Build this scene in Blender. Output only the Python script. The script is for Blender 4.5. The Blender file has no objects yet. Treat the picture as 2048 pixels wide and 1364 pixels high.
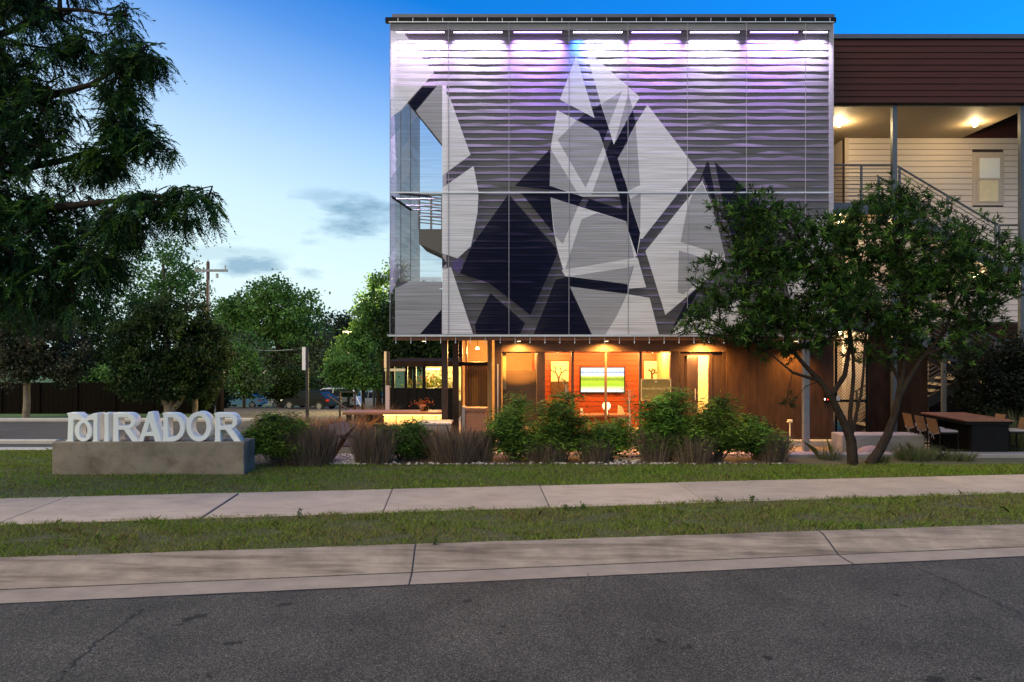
import bpy, bmesh, math, random
import numpy as np
from mathutils import Vector, Matrix
from mathutils.geometry import delaunay_2d_cdt

R = math.radians
sc = bpy.context.scene
C = sc.collection
rng = np.random.default_rng(7)
random.seed(7)

# ------------------------------------------------------------------ camera
F, H = 1450.0, 2.4            # focal length in photo pixels (2048 wide), eye height above the pavement
cam = bpy.data.cameras.new('camera')
cam.sensor_width = 36.0
cam.lens = F / 2048 * 36
cam.clip_end = 2000
camo = bpy.data.objects.new('camera', cam)
C.objects.link(camo)
camo.location = (0, 0, H)
camo.rotation_euler = (R(90), 0, 0)
sc.camera = camo

# ------------------------------------------------------------------ sky and sun
SUN_EL, SUN_ROT = R(6), R(-105)
w = bpy.data.worlds.new('World')
sc.world = w
w.use_nodes = True
nt = w.node_tree
bg = nt.nodes['Background']
bg.inputs[1].default_value = 0.15


def wn(t, **kw):
    n = nt.nodes.new(t)
    for k, v in kw.items():
        setattr(n, k, v)
    return n


def wmath(op, a, b=None, c=None, clamp=False):
    n = wn('ShaderNodeMath', operation=op, use_clamp=clamp)
    for i, v in enumerate((a, b, c)):
        if v is None:
            continue
        if isinstance(v, (int, float)):
            n.inputs[i].default_value = v
        else:
            nt.links.new(v, n.inputs[i])
    return n.outputs[0]


sky = wn('ShaderNodeTexSky', sky_type='NISHITA', sun_disc=False)
sky.sun_elevation = SUN_EL
sky.sun_rotation = SUN_ROT
sky.air_density = 1.0
sky.dust_density = 0.3
sky.ozone_density = 7.0
tc = wn('ShaderNodeTexCoord')
sep = wn('ShaderNodeSeparateXYZ')
nt.links.new(tc.outputs['Generated'], sep.inputs[0])
mulc = wn('ShaderNodeMixRGB', blend_type='MULTIPLY')
mulc.inputs[0].default_value = 1.0
nt.links.new(sky.outputs[0], mulc.inputs[1])
mulc.inputs[2].default_value = (.7, 2.6, 2.75, 1)
# thin pale veil low in the dusk sky, thicker towards the set sun (left)
sund = Vector((math.sin(SUN_ROT), math.cos(SUN_ROT), 0))
dt = wn('ShaderNodeVectorMath', operation='DOT_PRODUCT')
nt.links.new(tc.outputs['Generated'], dt.inputs[0])
dt.inputs[1].default_value = sund
elev = wmath('SUBTRACT', sep.outputs[2], wmath('MULTIPLY', dt.outputs['Value'], 0.22))
ramp = wn('ShaderNodeValToRGB')
nt.links.new(elev, ramp.inputs[0])
cr = ramp.color_ramp
cr.elements[0].position = 0.0
cr.elements[0].color = (1, 1, 1, 1)
cr.elements[1].position = 0.45
cr.elements[1].color = (0, 0, 0, 1)
for p, v in ((0.08, .96), (0.17, .80), (0.24, .58), (0.31, .33), (0.38, .12)):
    e = cr.elements.new(p)
    e.color = (v, v, v, 1)
veil = wn('ShaderNodeMixRGB')
nt.links.new(ramp.outputs[0], veil.inputs[0])
nt.links.new(mulc.outputs[0], veil.inputs[1])
glow = wn('ShaderNodeMixRGB')          # warm afterglow towards the set sun
nt.links.new(wmath('MULTIPLY', wmath('SUBTRACT', dt.outputs['Value'], .35), 1.7, clamp=True), glow.inputs[0])
glow.inputs[1].default_value = (4.35, 5.45, 5.6, 1)
glow.inputs[2].default_value = (6.8, 6.0, 3.6, 1)
nt.links.new(glow.outputs[0], veil.inputs[2])
# small slate clouds, ragged by noise
noi = wn('ShaderNodeTexNoise')
noi.inputs['Scale'].default_value = 9
noi.inputs['Detail'].default_value = 7
noi.inputs['Roughness'].default_value = .62
mp = wn('ShaderNodeMapping')
mp.inputs['Scale'].default_value = (1, 1, 3.2)
nt.links.new(tc.outputs['Generated'], mp.inputs[0])
nt.links.new(mp.outputs[0], noi.inputs[0])
cloud = None
for (px, py, rx, rz, st) in ((700, 428, .060, .019, 1.0), (655, 392, .035, .009, .5), (505, 532, .040, .010, .9), (615, 548, .020, .010, .55),
                             (400, 505, .10, .012, .35), (250, 470, .12, .016, .5), (1150, 500, .2, .03, .6), (-300, 430, .3, .03, .7), (2500, 450, .3, .03, .6)):
    d = Vector(((px - 1024) / F, 1, (682 - py) / F)).normalized()
    sub = wn('ShaderNodeVectorMath', operation='SUBTRACT')
    nt.links.new(tc.outputs['Generated'], sub.inputs[0])
    sub.inputs[1].default_value = d
    sc2 = wn('ShaderNodeVectorMath', operation='MULTIPLY')
    nt.links.new(sub.outputs[0], sc2.inputs[0])
    sc2.inputs[1].default_value = (1 / rx, 1 / rx, 1 / rz)
    ln = wn('ShaderNodeVectorMath', operation='LENGTH')
    nt.links.new(sc2.outputs[0], ln.inputs[0])
    f = wmath('SUBTRACT', 1.25, ln.outputs[1])
    f = wmath('ADD', f, wmath('MULTIPLY', wmath('SUBTRACT', noi.outputs[0], .5), 4.2))
    f = wmath('MULTIPLY', f, 1.1, clamp=True)
    f = wmath('MULTIPLY', f, st)
    cloud = f if cloud is None else wmath('MAXIMUM', cloud, f)
cmix = wn('ShaderNodeMixRGB')
nt.links.new(wmath('MULTIPLY', cloud, .92), cmix.inputs[0])
nt.links.new(veil.outputs[0], cmix.inputs[1])
cmix.inputs[2].default_value = (1.3, 2.3, 3.2, 1)
nt.links.new(cmix.outputs[0], bg.inputs[0])

sun = bpy.data.lights.new('sun', 'SUN')
sun.energy = 2.6
sun.angle = R(60)
sun.color = (1.0, .86, .56)
suno = bpy.data.objects.new('sun', sun)
C.objects.link(suno)
suno.location = (-30, -20, 30)
suno.rotation_euler = (R(42), 0, R(-40))

vs = sc.view_settings
vs.view_transform = 'Standard'
vs.look = 'None'
vs.exposure = 0.36
vs.gamma = 1.0
vs.use_curve_mapping = False
sc.cycles.use_denoising = True
sc.cycles.max_bounces = 7
sc.cycles.diffuse_bounces = 3
sc.cycles.transparent_max_bounces = 24
sc.cycles.sample_clamp_indirect = 4.0
sc.cycles.caustics_reflective = False
sc.cycles.caustics_refractive = False


# ------------------------------------------------------------------ helpers
def W(px, py, Y):
    """world point seen at a photo pixel, at distance Y"""
    return Vector(((px - 1024) / F * Y, Y, H - (py - 682) / F * Y))


def X(px, Y):
    return (px - 1024) / F * Y


def Z(py, Y):
    return H - (py - 682) / F * Y


def GP(px, py, z=0.0):
    """point on the level z seen at a photo pixel"""
    return W(px, py, (H - z) * F / (py - 682))


def tag(o, label=None, cat=None, group=None, kind=None):
    for k, v in (('label', label), ('category', cat), ('group', group), ('kind', kind)):
        if v:
            o[k] = v
    return o


def empty(name, loc=(0, 0, 0), label=None, cat=None, group=None, kind=None):
    o = bpy.data.objects.new(name, None)
    C.objects.link(o)
    o.location = loc
    o.empty_display_size = .1
    return tag(o, label, cat, group, kind)


def adopt(o, parent):
    if parent is not None:
        o.parent = parent
        if parent.parent is None:
            o.matrix_parent_inverse = Matrix.Translation(-Vector(parent.location))
    return o


def link(name, me, mat=None, parent=None):
    o = bpy.data.objects.new(name, me)
    C.objects.link(o)
    if mat is not None:
        for m in (mat if isinstance(mat, (list, tuple)) else [mat]):
            me.materials.append(m)
    return adopt(o, parent)


class MB:
    def __init__(s):
        s.v, s.f = [], []

    def add(s, vs_, fs_):
        n = len(s.v)
        s.v += [tuple(q) for q in vs_]
        s.f += [tuple(i + n for i in f) for f in fs_]
        return s

    def box(s, x0, x1, y0, y1, z0, z1):
        return s.add([(x0, y0, z0), (x1, y0, z0), (x1, y1, z0), (x0, y1, z0), (x0, y0, z1), (x1, y0, z1), (x1, y1, z1), (x0, y1, z1)],
                     [(0, 3, 2, 1), (4, 5, 6, 7), (0, 1, 5, 4), (1, 2, 6, 5), (2, 3, 7, 6), (3, 0, 4, 7)])

    def bbox(s, x0, x1, y0, y1, z0, z1, b=.01):
        """box with chamfered edges"""
        vs_, idx = [], {}
        for ix, (xa, xi) in enumerate(((x0, 1), (x1, -1))):
            for iy, (ya, yi) in enumerate(((y0, 1), (y1, -1))):
                for iz, (za, zi) in enumerate(((z0, 1), (z1, -1))):
                    for k in range(3):
                        p = [xa + b * xi, ya + b * yi, za + b * zi]
                        p[k] = (xa, ya, za)[k]
                        idx[(ix, iy, iz, k)] = len(vs_)
                        vs_.append(p)
        fs_ = []
        I = lambda a, b_, c, k: idx[(a, b_, c, k)]
        for a in (0, 1):
            q = [I(a, 0, 0, 0), I(a, 1, 0, 0), I(a, 1, 1, 0), I(a, 0, 1, 0)]
            fs_.append(q if a else q[::-1])
            q = [I(0, a, 0, 1), I(1, a, 0, 1), I(1, a, 1, 1), I(0, a, 1, 1)]
            fs_.append(q[::-1] if a else q)
            q = [I(0, 0, a, 2), I(1, 0, a, 2), I(1, 1, a, 2), I(0, 1, a, 2)]
            fs_.append(q if a else q[::-1])
        for a in (0, 1):
            for b_ in (0, 1):
                fs_.append([I(a, b_, 0, 0), I(a, b_, 1, 0), I(a, b_, 1, 1), I(a, b_, 0, 1)])
                fs_.append([I(a, 0, b_, 0), I(a, 1, b_, 0), I(a, 1, b_, 2), I(a, 0, b_, 2)])
                fs_.append([I(0, a, b_, 1), I(1, a, b_, 1), I(1, a, b_, 2), I(0, a, b_, 2)])
                for c in (0, 1):
                    fs_.append([I(a, b_, c, 0), I(a, b_, c, 1), I(a, b_, c, 2)])
        return s.add(vs_, fs_)

    def tube(s, pts, rad, n=6, cap=True):
        pts = [Vector(p) for p in pts]
        if not isinstance(rad, (list, tuple)):
            rad = [rad] * len(pts)
        base = len(s.v)
        up = Vector((0, 0, 1))
        for i, p in enumerate(pts):
            d = (pts[min(i + 1, len(pts) - 1)] - pts[max(i - 1, 0)]).normalized()
            a = d.cross(up)
            if a.length < .05:
                a = d.cross(Vector((1, 0, 0)))
            a.normalize()
            b = d.cross(a)
            for k in range(n):
                t = 2 * math.pi * k / n
                s.v.append(tuple(p + (a * math.cos(t) + b * math.sin(t)) * rad[i]))
        for i in range(len(pts) - 1):
            for k in range(n):
                k2 = (k + 1) % n
                s.f.append((base + i * n + k, base + i * n + k2, base + (i + 1) * n + k2, base + (i + 1) * n + k))
        if cap:
            s.f.append(tuple(base + k for k in range(n))[::-1])
            s.f.append(tuple(base + (len(pts) - 1) * n + k for k in range(n)))
        return s

    def prism(s, poly, vec):
        """closed prism from a 3-D polygon swept along vec"""
        n = len(poly)
        vec = Vector(vec)
        return s.add([Vector(p) for p in poly] + [Vector(p) + vec for p in poly],
                     [tuple(range(n))[::-1], tuple(range(n, 2 * n))] + [(i, (i + 1) % n, n + (i + 1) % n, n + i) for i in range(n)])

    def quad(s, a, b, c, d):
        return s.add([a, b, c, d], [(0, 1, 2, 3)])

    def mesh(s, name='m'):
        me = bpy.data.meshes.new(name)
        me.from_pydata(s.v, [], s.f)
        bm = bmesh.new()
        bm.from_mesh(me)
        bmesh.ops.recalc_face_normals(bm, faces=bm.faces)
        bm.to_mesh(me)
        bm.free()
        return me

    def build(s, name, mat, parent=None, smooth=False):
        me = s.mesh(name)
        if smooth:
            me.polygons.foreach_set('use_smooth', [True] * len(me.polygons))
        return link(name, me, mat, parent)


def box(name, mat, parent, x0, x1, y0, y1, z0, z1, b=0):
    m = MB()
    if b:
        m.bbox(min(x0, x1), max(x0, x1), min(y0, y1), max(y0, y1), min(z0, z1), max(z0, z1), b)
    else:
        m.box(min(x0, x1), max(x0, x1), min(y0, y1), max(y0, y1), min(z0, z1), max(z0, z1))
    return m.build(name, mat, parent)


# ------------------------------------------------------------------ materials
def mat(name, col, rough=.7, metal=0.0, var=.15, scale=6.0, bump=0.0, bscale=60.0, col2=None, stretch=(1, 1, 1), spec=.5, detail=6):
    m = bpy.data.materials.new(name)
    m.use_nodes = True
    t = m.node_tree
    b = t.nodes['Principled BSDF']
    b.inputs['Roughness'].default_value = rough
    b.inputs['Metallic'].default_value = metal
    b.inputs['Specular IOR Level'].default_value = spec
    co = t.nodes.new('ShaderNodeTexCoord')
    mp_ = t.nodes.new('ShaderNodeMapping')
    mp_.inputs['Scale'].default_value = stretch
    t.links.new(co.outputs['Object'], mp_.inputs[0])
    n = t.nodes.new('ShaderNodeTexNoise')
    n.inputs['Scale'].default_value = scale
    n.inputs['Detail'].default_value = detail
    n.inputs['Roughness'].default_value = .6
    t.links.new(mp_.outputs[0], n.inputs[0])
    r = t.nodes.new('ShaderNodeValToRGB')
    r.color_ramp.elements[0].position = .3
    r.color_ramp.elements[1].position = .7
    c2 = col2 or tuple(c * (1 - var) for c in col)
    c1 = col if col2 else tuple(min(1, c * (1 + var)) for c in col)
    r.color_ramp.elements[0].color = (*c2, 1)
    r.color_ramp.elements[1].color = (*c1, 1)
    t.links.new(n.outputs[0], r.inputs[0])
    t.links.new(r.outputs[0], b.inputs['Base Color'])
    if bump:
        n2 = t.nodes.new('ShaderNodeTexNoise')
        n2.inputs['Scale'].default_value = bscale
        n2.inputs['Detail'].default_value = 4
        t.links.new(mp_.outputs[0], n2.inputs[0])
        bp = t.nodes.new('ShaderNodeBump')
        bp.inputs['Strength'].default_value = bump
        bp.inputs['Distance'].default_value = .01
        t.links.new(n2.outputs[0], bp.inputs['Height'])
        t.links.new(bp.outputs[0], b.inputs['Normal'])
    return m


def emit(name, col, st):
    m = bpy.data.materials.new(name)
    m.use_nodes = True
    t = m.node_tree
    b = t.nodes['Principled BSDF']
    b.inputs['Base Color'].default_value = (*col, 1)
    b.inputs['Emission Color'].default_value = (*col, 1)
    b.inputs['Emission Strength'].default_value = st
    return m


def leafmat(name, trans=.35, rough=.5, spec=.4):
    m = bpy.data.materials.new(name)
    m.use_nodes = True
    t = m.node_tree
    b = t.nodes['Principled BSDF']
    at = t.nodes.new('ShaderNodeAttribute')
    at.attribute_name = 'tint'
    t.links.new(at.outputs['Color'], b.inputs['Base Color'])
    b.inputs['Roughness'].default_value = rough
    b.inputs['Specular IOR Level'].default_value = spec
    tr = t.nodes.new('ShaderNodeBsdfTranslucent')
    t.links.new(at.outputs['Color'], tr.inputs[0])
    mx = t.nodes.new('ShaderNodeMixShader')
    mx.inputs[0].default_value = trans
    t.links.new(b.outputs[0], mx.inputs[1])
    t.links.new(tr.outputs[0], mx.inputs[2])
    t.links.new(mx.outputs[0], t.nodes['Material Output'].inputs[0])
    return m


def glassmat(name, tint=(.9, .93, .92), refl=.12, rough=.02):
    m = bpy.data.materials.new(name)
    m.use_nodes = True
    t = m.node_tree
    tr = t.nodes.new('ShaderNodeBsdfTransparent')
    tr.inputs[0].default_value = (*tint, 1)
    gl = t.nodes.new('ShaderNodeBsdfGlossy')
    gl.inputs['Roughness'].default_value = rough
    fr = t.nodes.new('ShaderNodeLayerWeight')
    fr.inputs[0].default_value = refl
    mx = t.nodes.new('ShaderNodeMixShader')
    t.links.new(fr.outputs['Fresnel'], mx.inputs[0])
    t.links.new(tr.outputs[0], mx.inputs[1])
    t.links.new(gl.outputs[0], mx.inputs[2])
    t.links.new(mx.outputs[0], t.nodes['Material Output'].inputs[0])
    return m


def meshcloth(name, col, opac, rough=.6, wire=True):
    """woven wire cloth printed in one tone: holes too fine to see let part of the light through"""
    m = bpy.data.materials.new(name)
    m.use_nodes = True
    t = m.node_tree
    d = t.nodes.new('ShaderNodeBsdfDiffuse')
    tl = t.nodes.new('ShaderNodeBsdfTranslucent')
    co = t.nodes.new('ShaderNodeTexCoord')
    mp_ = t.nodes.new('ShaderNodeMapping')
    mp_.inputs['Scale'].default_value = (.6, 1, 38)
    t.links.new(co.outputs['Object'], mp_.inputs[0])
    n = t.nodes.new('ShaderNodeTexNoise')
    n.inputs['Scale'].default_value = 1.0
    n.inputs['Detail'].default_value = 3
    t.links.new(mp_.outputs[0], n.inputs[0])
    r = t.nodes.new('ShaderNodeMapRange')
    r.inputs['From Min'].default_value = .3
    r.inputs['From Max'].default_value = .7
    r.inputs['To Min'].default_value = max(0, opac - .12)
    r.inputs['To Max'].default_value = min(1, opac + .12)
    t.links.new(n.outputs[0], r.inputs[0])
    hs = t.nodes.new('ShaderNodeMapRange')
    hs.inputs['From Min'].default_value = .3
    hs.inputs['From Max'].default_value = .7
    hs.inputs['To Min'].default_value = .85
    hs.inputs['To Max'].default_value = 1.12
    t.links.new(n.outputs[0], hs.inputs[0])
    vm = t.nodes.new('ShaderNodeVectorMath')
    vm.operation = 'SCALE'
    vm.inputs[0].default_value = col
    t.links.new(hs.outputs[0], vm.inputs['Scale'])
    t.links.new(vm.outputs[0], d.inputs[0])
    t.links.new(vm.outputs[0], tl.inputs[0])
    mx0 = t.nodes.new('ShaderNodeMixShader')
    mx0.inputs[0].default_value = .2
    t.links.new(d.outputs[0], mx0.inputs[1])
    t.links.new(tl.outputs[0], mx0.inputs[2])
    tr = t.nodes.new('ShaderNodeBsdfTransparent')
    mx = t.nodes.new('ShaderNodeMixShader')
    t.links.new(r.outputs[0], mx.inputs[0])
    t.links.new(tr.outputs[0], mx.inputs[1])
    t.links.new(mx0.outputs[0], mx.inputs[2])
    t.links.new(mx.outputs[0], t.nodes['Material Output'].inputs[0])
    return m


def asphalt_mat():
    m = mat('asphalt', (.061, .054, .045), .88, var=.28, scale=1.1, bump=.6, bscale=90, spec=.3)
    t = m.node_tree
    b = t.nodes['Principled BSDF']
    co = [n for n in t.nodes if n.type == 'TEX_COORD'][0]
    vo = t.nodes.new('ShaderNodeTexVoronoi')
    vo.inputs['Scale'].default_value = 120
    t.links.new(co.outputs['Object'], vo.inputs['Vector'])
    r1 = t.nodes.new('ShaderNodeValToRGB')          # aggregate: a few pale stones, dark pits
    r1.color_ramp.elements[0].position = 0
    r1.color_ramp.elements[0].color = (.45, .45, .45, 1)
    r1.color_ramp.elements[1].position = 1
    r1.color_ramp.elements[1].color = (3.0, 2.9, 2.8, 1)
    e = r1.color_ramp.elements.new(.7)
    e.color = (1.0, 1.0, 1.0, 1)
    sepc = t.nodes.new('ShaderNodeSeparateColor')
    t.links.new(vo.outputs['Color'], sepc.inputs[0])
    t.links.new(sepc.outputs[0], r1.inputs[0])
    n3 = t.nodes.new('ShaderNodeTexNoise')          # oil spots
    n3.inputs['Scale'].default_value = 3.6
    n3.inputs['Detail'].default_value = 2
    mp_ = t.nodes.new('ShaderNodeMapping')
    mp_.inputs['Location'].default_value = (3.3, 1.2, 0)
    t.links.new(co.outputs['Object'], mp_.inputs[0])
    t.links.new(mp_.outputs[0], n3.inputs[0])
    r3 = t.nodes.new('ShaderNodeValToRGB')
    r3.color_ramp.elements[0].position = .70
    r3.color_ramp.elements[0].color = (1, 1, 1, 1)
    r3.color_ramp.elements[1].position = .725
    r3.color_ramp.elements[1].color = (.35, .35, .35, 1)
    t.links.new(n3.outputs[0], r3.inputs[0])
    src = b.inputs['Base Color'].links[0].from_socket
    m1 = t.nodes.new('ShaderNodeMixRGB')
    m1.blend_type = 'MULTIPLY'
    m1.inputs[0].default_value = 1
    t.links.new(src, m1.inputs[1])
    t.links.new(r1.outputs[0], m1.inputs[2])
    m2 = t.nodes.new('ShaderNodeMixRGB')
    m2.blend_type = 'MULTIPLY'
    m2.inputs[0].default_value = 1
    t.links.new(m1.outputs[0], m2.inputs[1])
    t.links.new(r3.outputs[0], m2.inputs[2])
    t.links.new(m2.outputs[0], b.inputs['Base Color'])
    return m


def stained(m, scale, stretch, lo, hi, dark):
    """multiply long weather stains over a material"""
    t = m.node_tree
    b = t.nodes['Principled BSDF']
    co = [n for n in t.nodes if n.type == 'TEX_COORD'][0]
    mp_ = t.nodes.new('ShaderNodeMapping')
    mp_.inputs['Scale'].default_value = stretch
    t.links.new(co.outputs['Object'], mp_.inputs[0])
    n = t.nodes.new('ShaderNodeTexNoise')
    n.inputs['Scale'].default_value = scale
    n.inputs['Detail'].default_value = 8
    n.inputs['Roughness'].default_value = .7
    t.links.new(mp_.outputs[0], n.inputs[0])
    r = t.nodes.new('ShaderNodeValToRGB')
    r.color_ramp.elements[0].position = lo
    r.color_ramp.elements[0].color = (1, 1, 1, 1)
    r.color_ramp.elements[1].position = hi
    r.color_ramp.elements[1].color = (*dark, 1)
    t.links.new(n.outputs[0], r.inputs[0])
    src = b.inputs['Base Color'].links[0].from_socket
    m1 = t.nodes.new('ShaderNodeMixRGB')
    m1.blend_type = 'MULTIPLY'
    m1.inputs[0].default_value = 1
    t.links.new(src, m1.inputs[1])
    t.links.new(r.outputs[0], m1.inputs[2])
    t.links.new(m1.outputs[0], b.inputs['Base Color'])
    return m


M = dict(
    asphalt=asphalt_mat(),
    walk=stained(mat('pavement_concrete', (.42, .325, .255), .85, var=.13, scale=1.6, bump=.25, bscale=160), 1.6, (1.1, 5, 1), .50, .72, (.72, .69, .66)),
    kerb=stained(mat('kerb_concrete', (.290, .222, .165), .88, var=.24, scale=3.0, bump=.5, bscale=70), 1.3, (.35, 5, 13), .45, .66, (.48, .45, .42)),
    gutter=stained(mat('gutter_concrete', (.31, .238, .180), .88, var=.16, scale=3.0, bump=.3, bscale=90), 1.3, (.4, 3, 3), .58, .78, (.7, .68, .66)),
    joint=mat('joint_filler', (.035, .035, .04), .9, var=.3),
    dirt=mat('gutter_dirt', (.10, .075, .055), .95, var=.4, scale=20),
    tar=mat('crack_tar', (.012, .012, .013), .8, var=.3),
    soil=mat('soil', (.07, .05, .032), .95, var=.4, scale=14, bump=.5, bscale=30),
    turf=mat('turf', (.055, .065, .018), .95, var=.5, scale=5, bump=.6, bscale=40, col2=(.075, .06, .025)),
    farturf=mat('far_turf', (.055, .11, .020), .95, var=.4, scale=3, bump=.6, bscale=20),
    plinth=stained(mat('plinth_concrete', (.25, .20, .145), .8, var=.14, scale=2.2, bump=.3, bscale=40), 1.1, (1.6, 2, 1.8), .44, .66, (.52, .48, .44)),
    letter=mat('letter_paint', (.90, .88, .82), .45, var=.03, scale=4),
    concrete=stained(mat('wall_concrete', (.23, .21, .19), .8, var=.15, scale=3, bump=.3, bscale=40), 1.2, (1, 1, 3), .5, .75, (.6, .58, .56)),
    slab=mat('slab_concrete', (.42, .38, .33), .7, var=.1, scale=3, bump=.2, bscale=50),
    board=mat('grey_board', (.115, .11, .115), .62, var=.06, scale=3, bump=.1, bscale=20, stretch=(.3, 1, 4)),
    trim=mat('grey_trim', (.42, .40, .41), .6, var=.05),
    soffit_grey=mat('grey_soffit', (.30, .29, .29), .7, var=.06),
    brownboard=stained(mat('brown_board', (.046, .014, .008), .6, spec=.2, var=.14, scale=3, stretch=(.4, 1, 5)), 3, (.4, 1, 3), .6, .8, (.75, .75, .75)),
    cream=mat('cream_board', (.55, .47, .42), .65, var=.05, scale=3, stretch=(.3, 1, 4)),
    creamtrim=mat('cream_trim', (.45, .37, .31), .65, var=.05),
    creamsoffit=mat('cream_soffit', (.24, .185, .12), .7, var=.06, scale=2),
    metalcap=mat('dark_metal_cap', (.10, .10, .115), .45, metal=.6, var=.1),
    darksteel=mat('dark_steel', (.035, .035, .04), .5, metal=.5, var=.2),
    bluesteel=mat('blue_grey_steel', (.075, .083, .095), .5, metal=.3, var=.1),
    galv=mat('galvanised_steel', (.20, .205, .22), .5, metal=.5, var=.15, scale=8),
    rail=mat('screen_rail_aluminium', (.55, .54, .54), .4, metal=.5, var=.1),
    cable=mat('seam_cable', (.26, .25, .26), .5, metal=.2, var=.05),
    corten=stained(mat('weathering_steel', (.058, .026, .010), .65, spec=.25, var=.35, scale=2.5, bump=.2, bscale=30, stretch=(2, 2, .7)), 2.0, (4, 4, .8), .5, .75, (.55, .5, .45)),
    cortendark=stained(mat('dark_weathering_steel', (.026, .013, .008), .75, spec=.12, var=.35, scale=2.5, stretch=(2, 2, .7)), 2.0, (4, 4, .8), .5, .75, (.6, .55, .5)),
    bronze=mat('bronze_frame', (.045, .022, .013), .45, metal=.3, var=.2),
    fascia=mat('uplit_wood_beam', (.22, .085, .035), .55, var=.2, scale=4, stretch=(.5, 3, 6)),  # uplight on the beam is put into its orange-brown
    header=mat('dark_header', (.12, .065, .035), .5, var=.2, scale=4, stretch=(.5, 3, 6)),
    orangewood=mat('orange_wood', (.31, .058, .010), .5, var=.22, scale=5, stretch=(.35, 1, 7), bump=.1, bscale=20),
    amberwall=mat('amber_plaster', (.50, .34, .16), .7, var=.08),
    curtain=mat('brown_curtain', (.10, .052, .024), .8, var=.15),
    blind=mat('brown_blind', (.16, .085, .040), .7, var=.12, scale=3, stretch=(.5, 1, 12)),
    white=mat('white_paint', (.75, .74, .72), .5, var=.03),
    canvas=mat('cream_canvas', (.72, .60, .40), .8, var=.06),
    ink=mat('brown_ink', (.07, .035, .014), .8, var=.2),
    plaque=mat('olive_plaque', (.24, .17, .035), .45, var=.1),
    goldpaint=mat('pale_gold_paint', (.75, .60, .30), .5, var=.05),
    tablewood=mat('table_wood', (.20, .085, .042), .5, var=.25, scale=5, stretch=(6, .6, 3)),
    stoolback=mat('tan_sling', (.20, .105, .040), .7, var=.12),
    cushion=mat('pale_cushion', (.24, .22, .20), .85, var=.05),
    black=mat('black_metal', (.007, .006, .006), .6, var=.2, spec=.12),
    plum=mat('plum_resin', (.060, .026, .032), .6, var=.2, scale=5),
    limestone=mat('limestone', (.46, .36, .24), .85, var=.2, scale=5, bump=.6, bscale=14),
    boulder=mat('boulder', (.22, .16, .14), .8, var=.15, scale=3, bump=.3, bscale=14),
    pebble=mat('pale_pebble', (.36, .31, .26), .85, var=.4, scale=9),
    barwood=mat('bar_wood', (.26, .12, .06), .5, var=.2, scale=5, stretch=(.5, 4, 4)),
    bark=mat('bark', (.055, .040, .031), .9, var=.35, scale=9, bump=.8, bscale=22, stretch=(2, 2, .6)),
    darkbark=mat('dark_bark', (.028, .020, .015), .95, spec=.1, var=.35, scale=9, bump=.8, bscale=22, stretch=(2, 2, .6)),
    palebark=mat('pale_bark', (.22, .16, .11), .9, var=.3, scale=7, bump=.6, bscale=20, stretch=(2, 2, .6)),
    polewood=mat('pole_wood', (.075, .045, .032), .9, var=.3, scale=6, stretch=(4, 4, .4)),
    fence=mat('shaded_fence_board', (.008, .006, .0045), .95, spec=.05, var=.35, scale=4, stretch=(6, 6, .6)),  # boards darkened in colour for the shade of the trees
    brick=mat('brick', (.24, .13, .10), .85, var=.2, scale=8),
    leaf=leafmat('leaf', .35, .55, .18),
    softleaf=leafmat('soft_leaf', .3, .7, .15),
    blade=leafmat('grass_blade', .3, .7, .2),
    dry=leafmat('dry_grass', .25, .8, .1),
    glass=glassmat('window_glass', (.93, .93, .90), .10),
    darkglass=glassmat('tinted_glass', (.35, .38, .40), .25),
    carglass=mat('car_glass', (.010, .014, .020), .15, var=.1, spec=.4),
    carblack=mat('car_black_paint', (.007, .008, .010), .3, var=.05, spec=.3),
    carwhite=mat('car_white_paint', (.62, .64, .66), .25, var=.03, spec=.6),
    carsilver=mat('car_silver_paint', (.30, .33, .36), .25, metal=.4, var=.03),
    carteal=mat('car_blue_paint', (.10, .22, .32), .25, var=.03),
    rubber=mat('rubber', (.012, .012, .012), .8, var=.2),
    rim=mat('rim', (.35, .35, .36), .35, metal=.8, var=.05),
    redlens=mat('red_lens', (.45, .02, .01), .2, var=.05),
    markwhite=mat('road_paint_white', (.62, .60, .58), .7, var=.15, scale=20),
    markblue=mat('road_paint_blue', (.05, .22, .46), .7, var=.15, scale=20),
    roofdark=mat('roof_membrane', (.08, .08, .085), .9, var=.1),
    pavers=mat('patio_paver', (.30, .20, .14), .8, var=.2, scale=3, bump=.3, bscale=30),
    polewhite=mat('pole_diffuser', (.72, .70, .72), .4, var=.03),
    lilac_reflection=mat('lilac_grey_reflection', (.42, .36, .40), .5, var=.05),  # tone of the purple reflection low on the light column
    porcelain=mat('insulator', (.35, .36, .36), .3, var=.05),
    housewall=mat('far_house_wall', (.50, .42, .34), .8, var=.1),
    terracotta=mat('terracotta', (.30, .13, .07), .8, var=.15),
)


_t = M['walk'].node_tree
_oi = _t.nodes.new('ShaderNodeObjectInfo')
_mr = _t.nodes.new('ShaderNodeMapRange')
_mr.inputs['To Min'].default_value = .9
_mr.inputs['To Max'].default_value = 1.06
_t.links.new(_oi.outputs['Random'], _mr.inputs[0])
_b = _t.nodes['Principled BSDF']
_src = _b.inputs['Base Color'].links[0].from_socket
_vm = _t.nodes.new('ShaderNodeVectorMath')
_vm.operation = 'SCALE'
_t.links.new(_src, _vm.inputs[0])
_t.links.new(_mr.outputs[0], _vm.inputs['Scale'])
_t.links.new(_vm.outputs[0], _b.inputs['Base Color'])


# ------------------------------------------------------------------ foliage machinery
def unit(a):
    return a / np.maximum(np.linalg.norm(a, axis=-1, keepdims=True), 1e-9)


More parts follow.
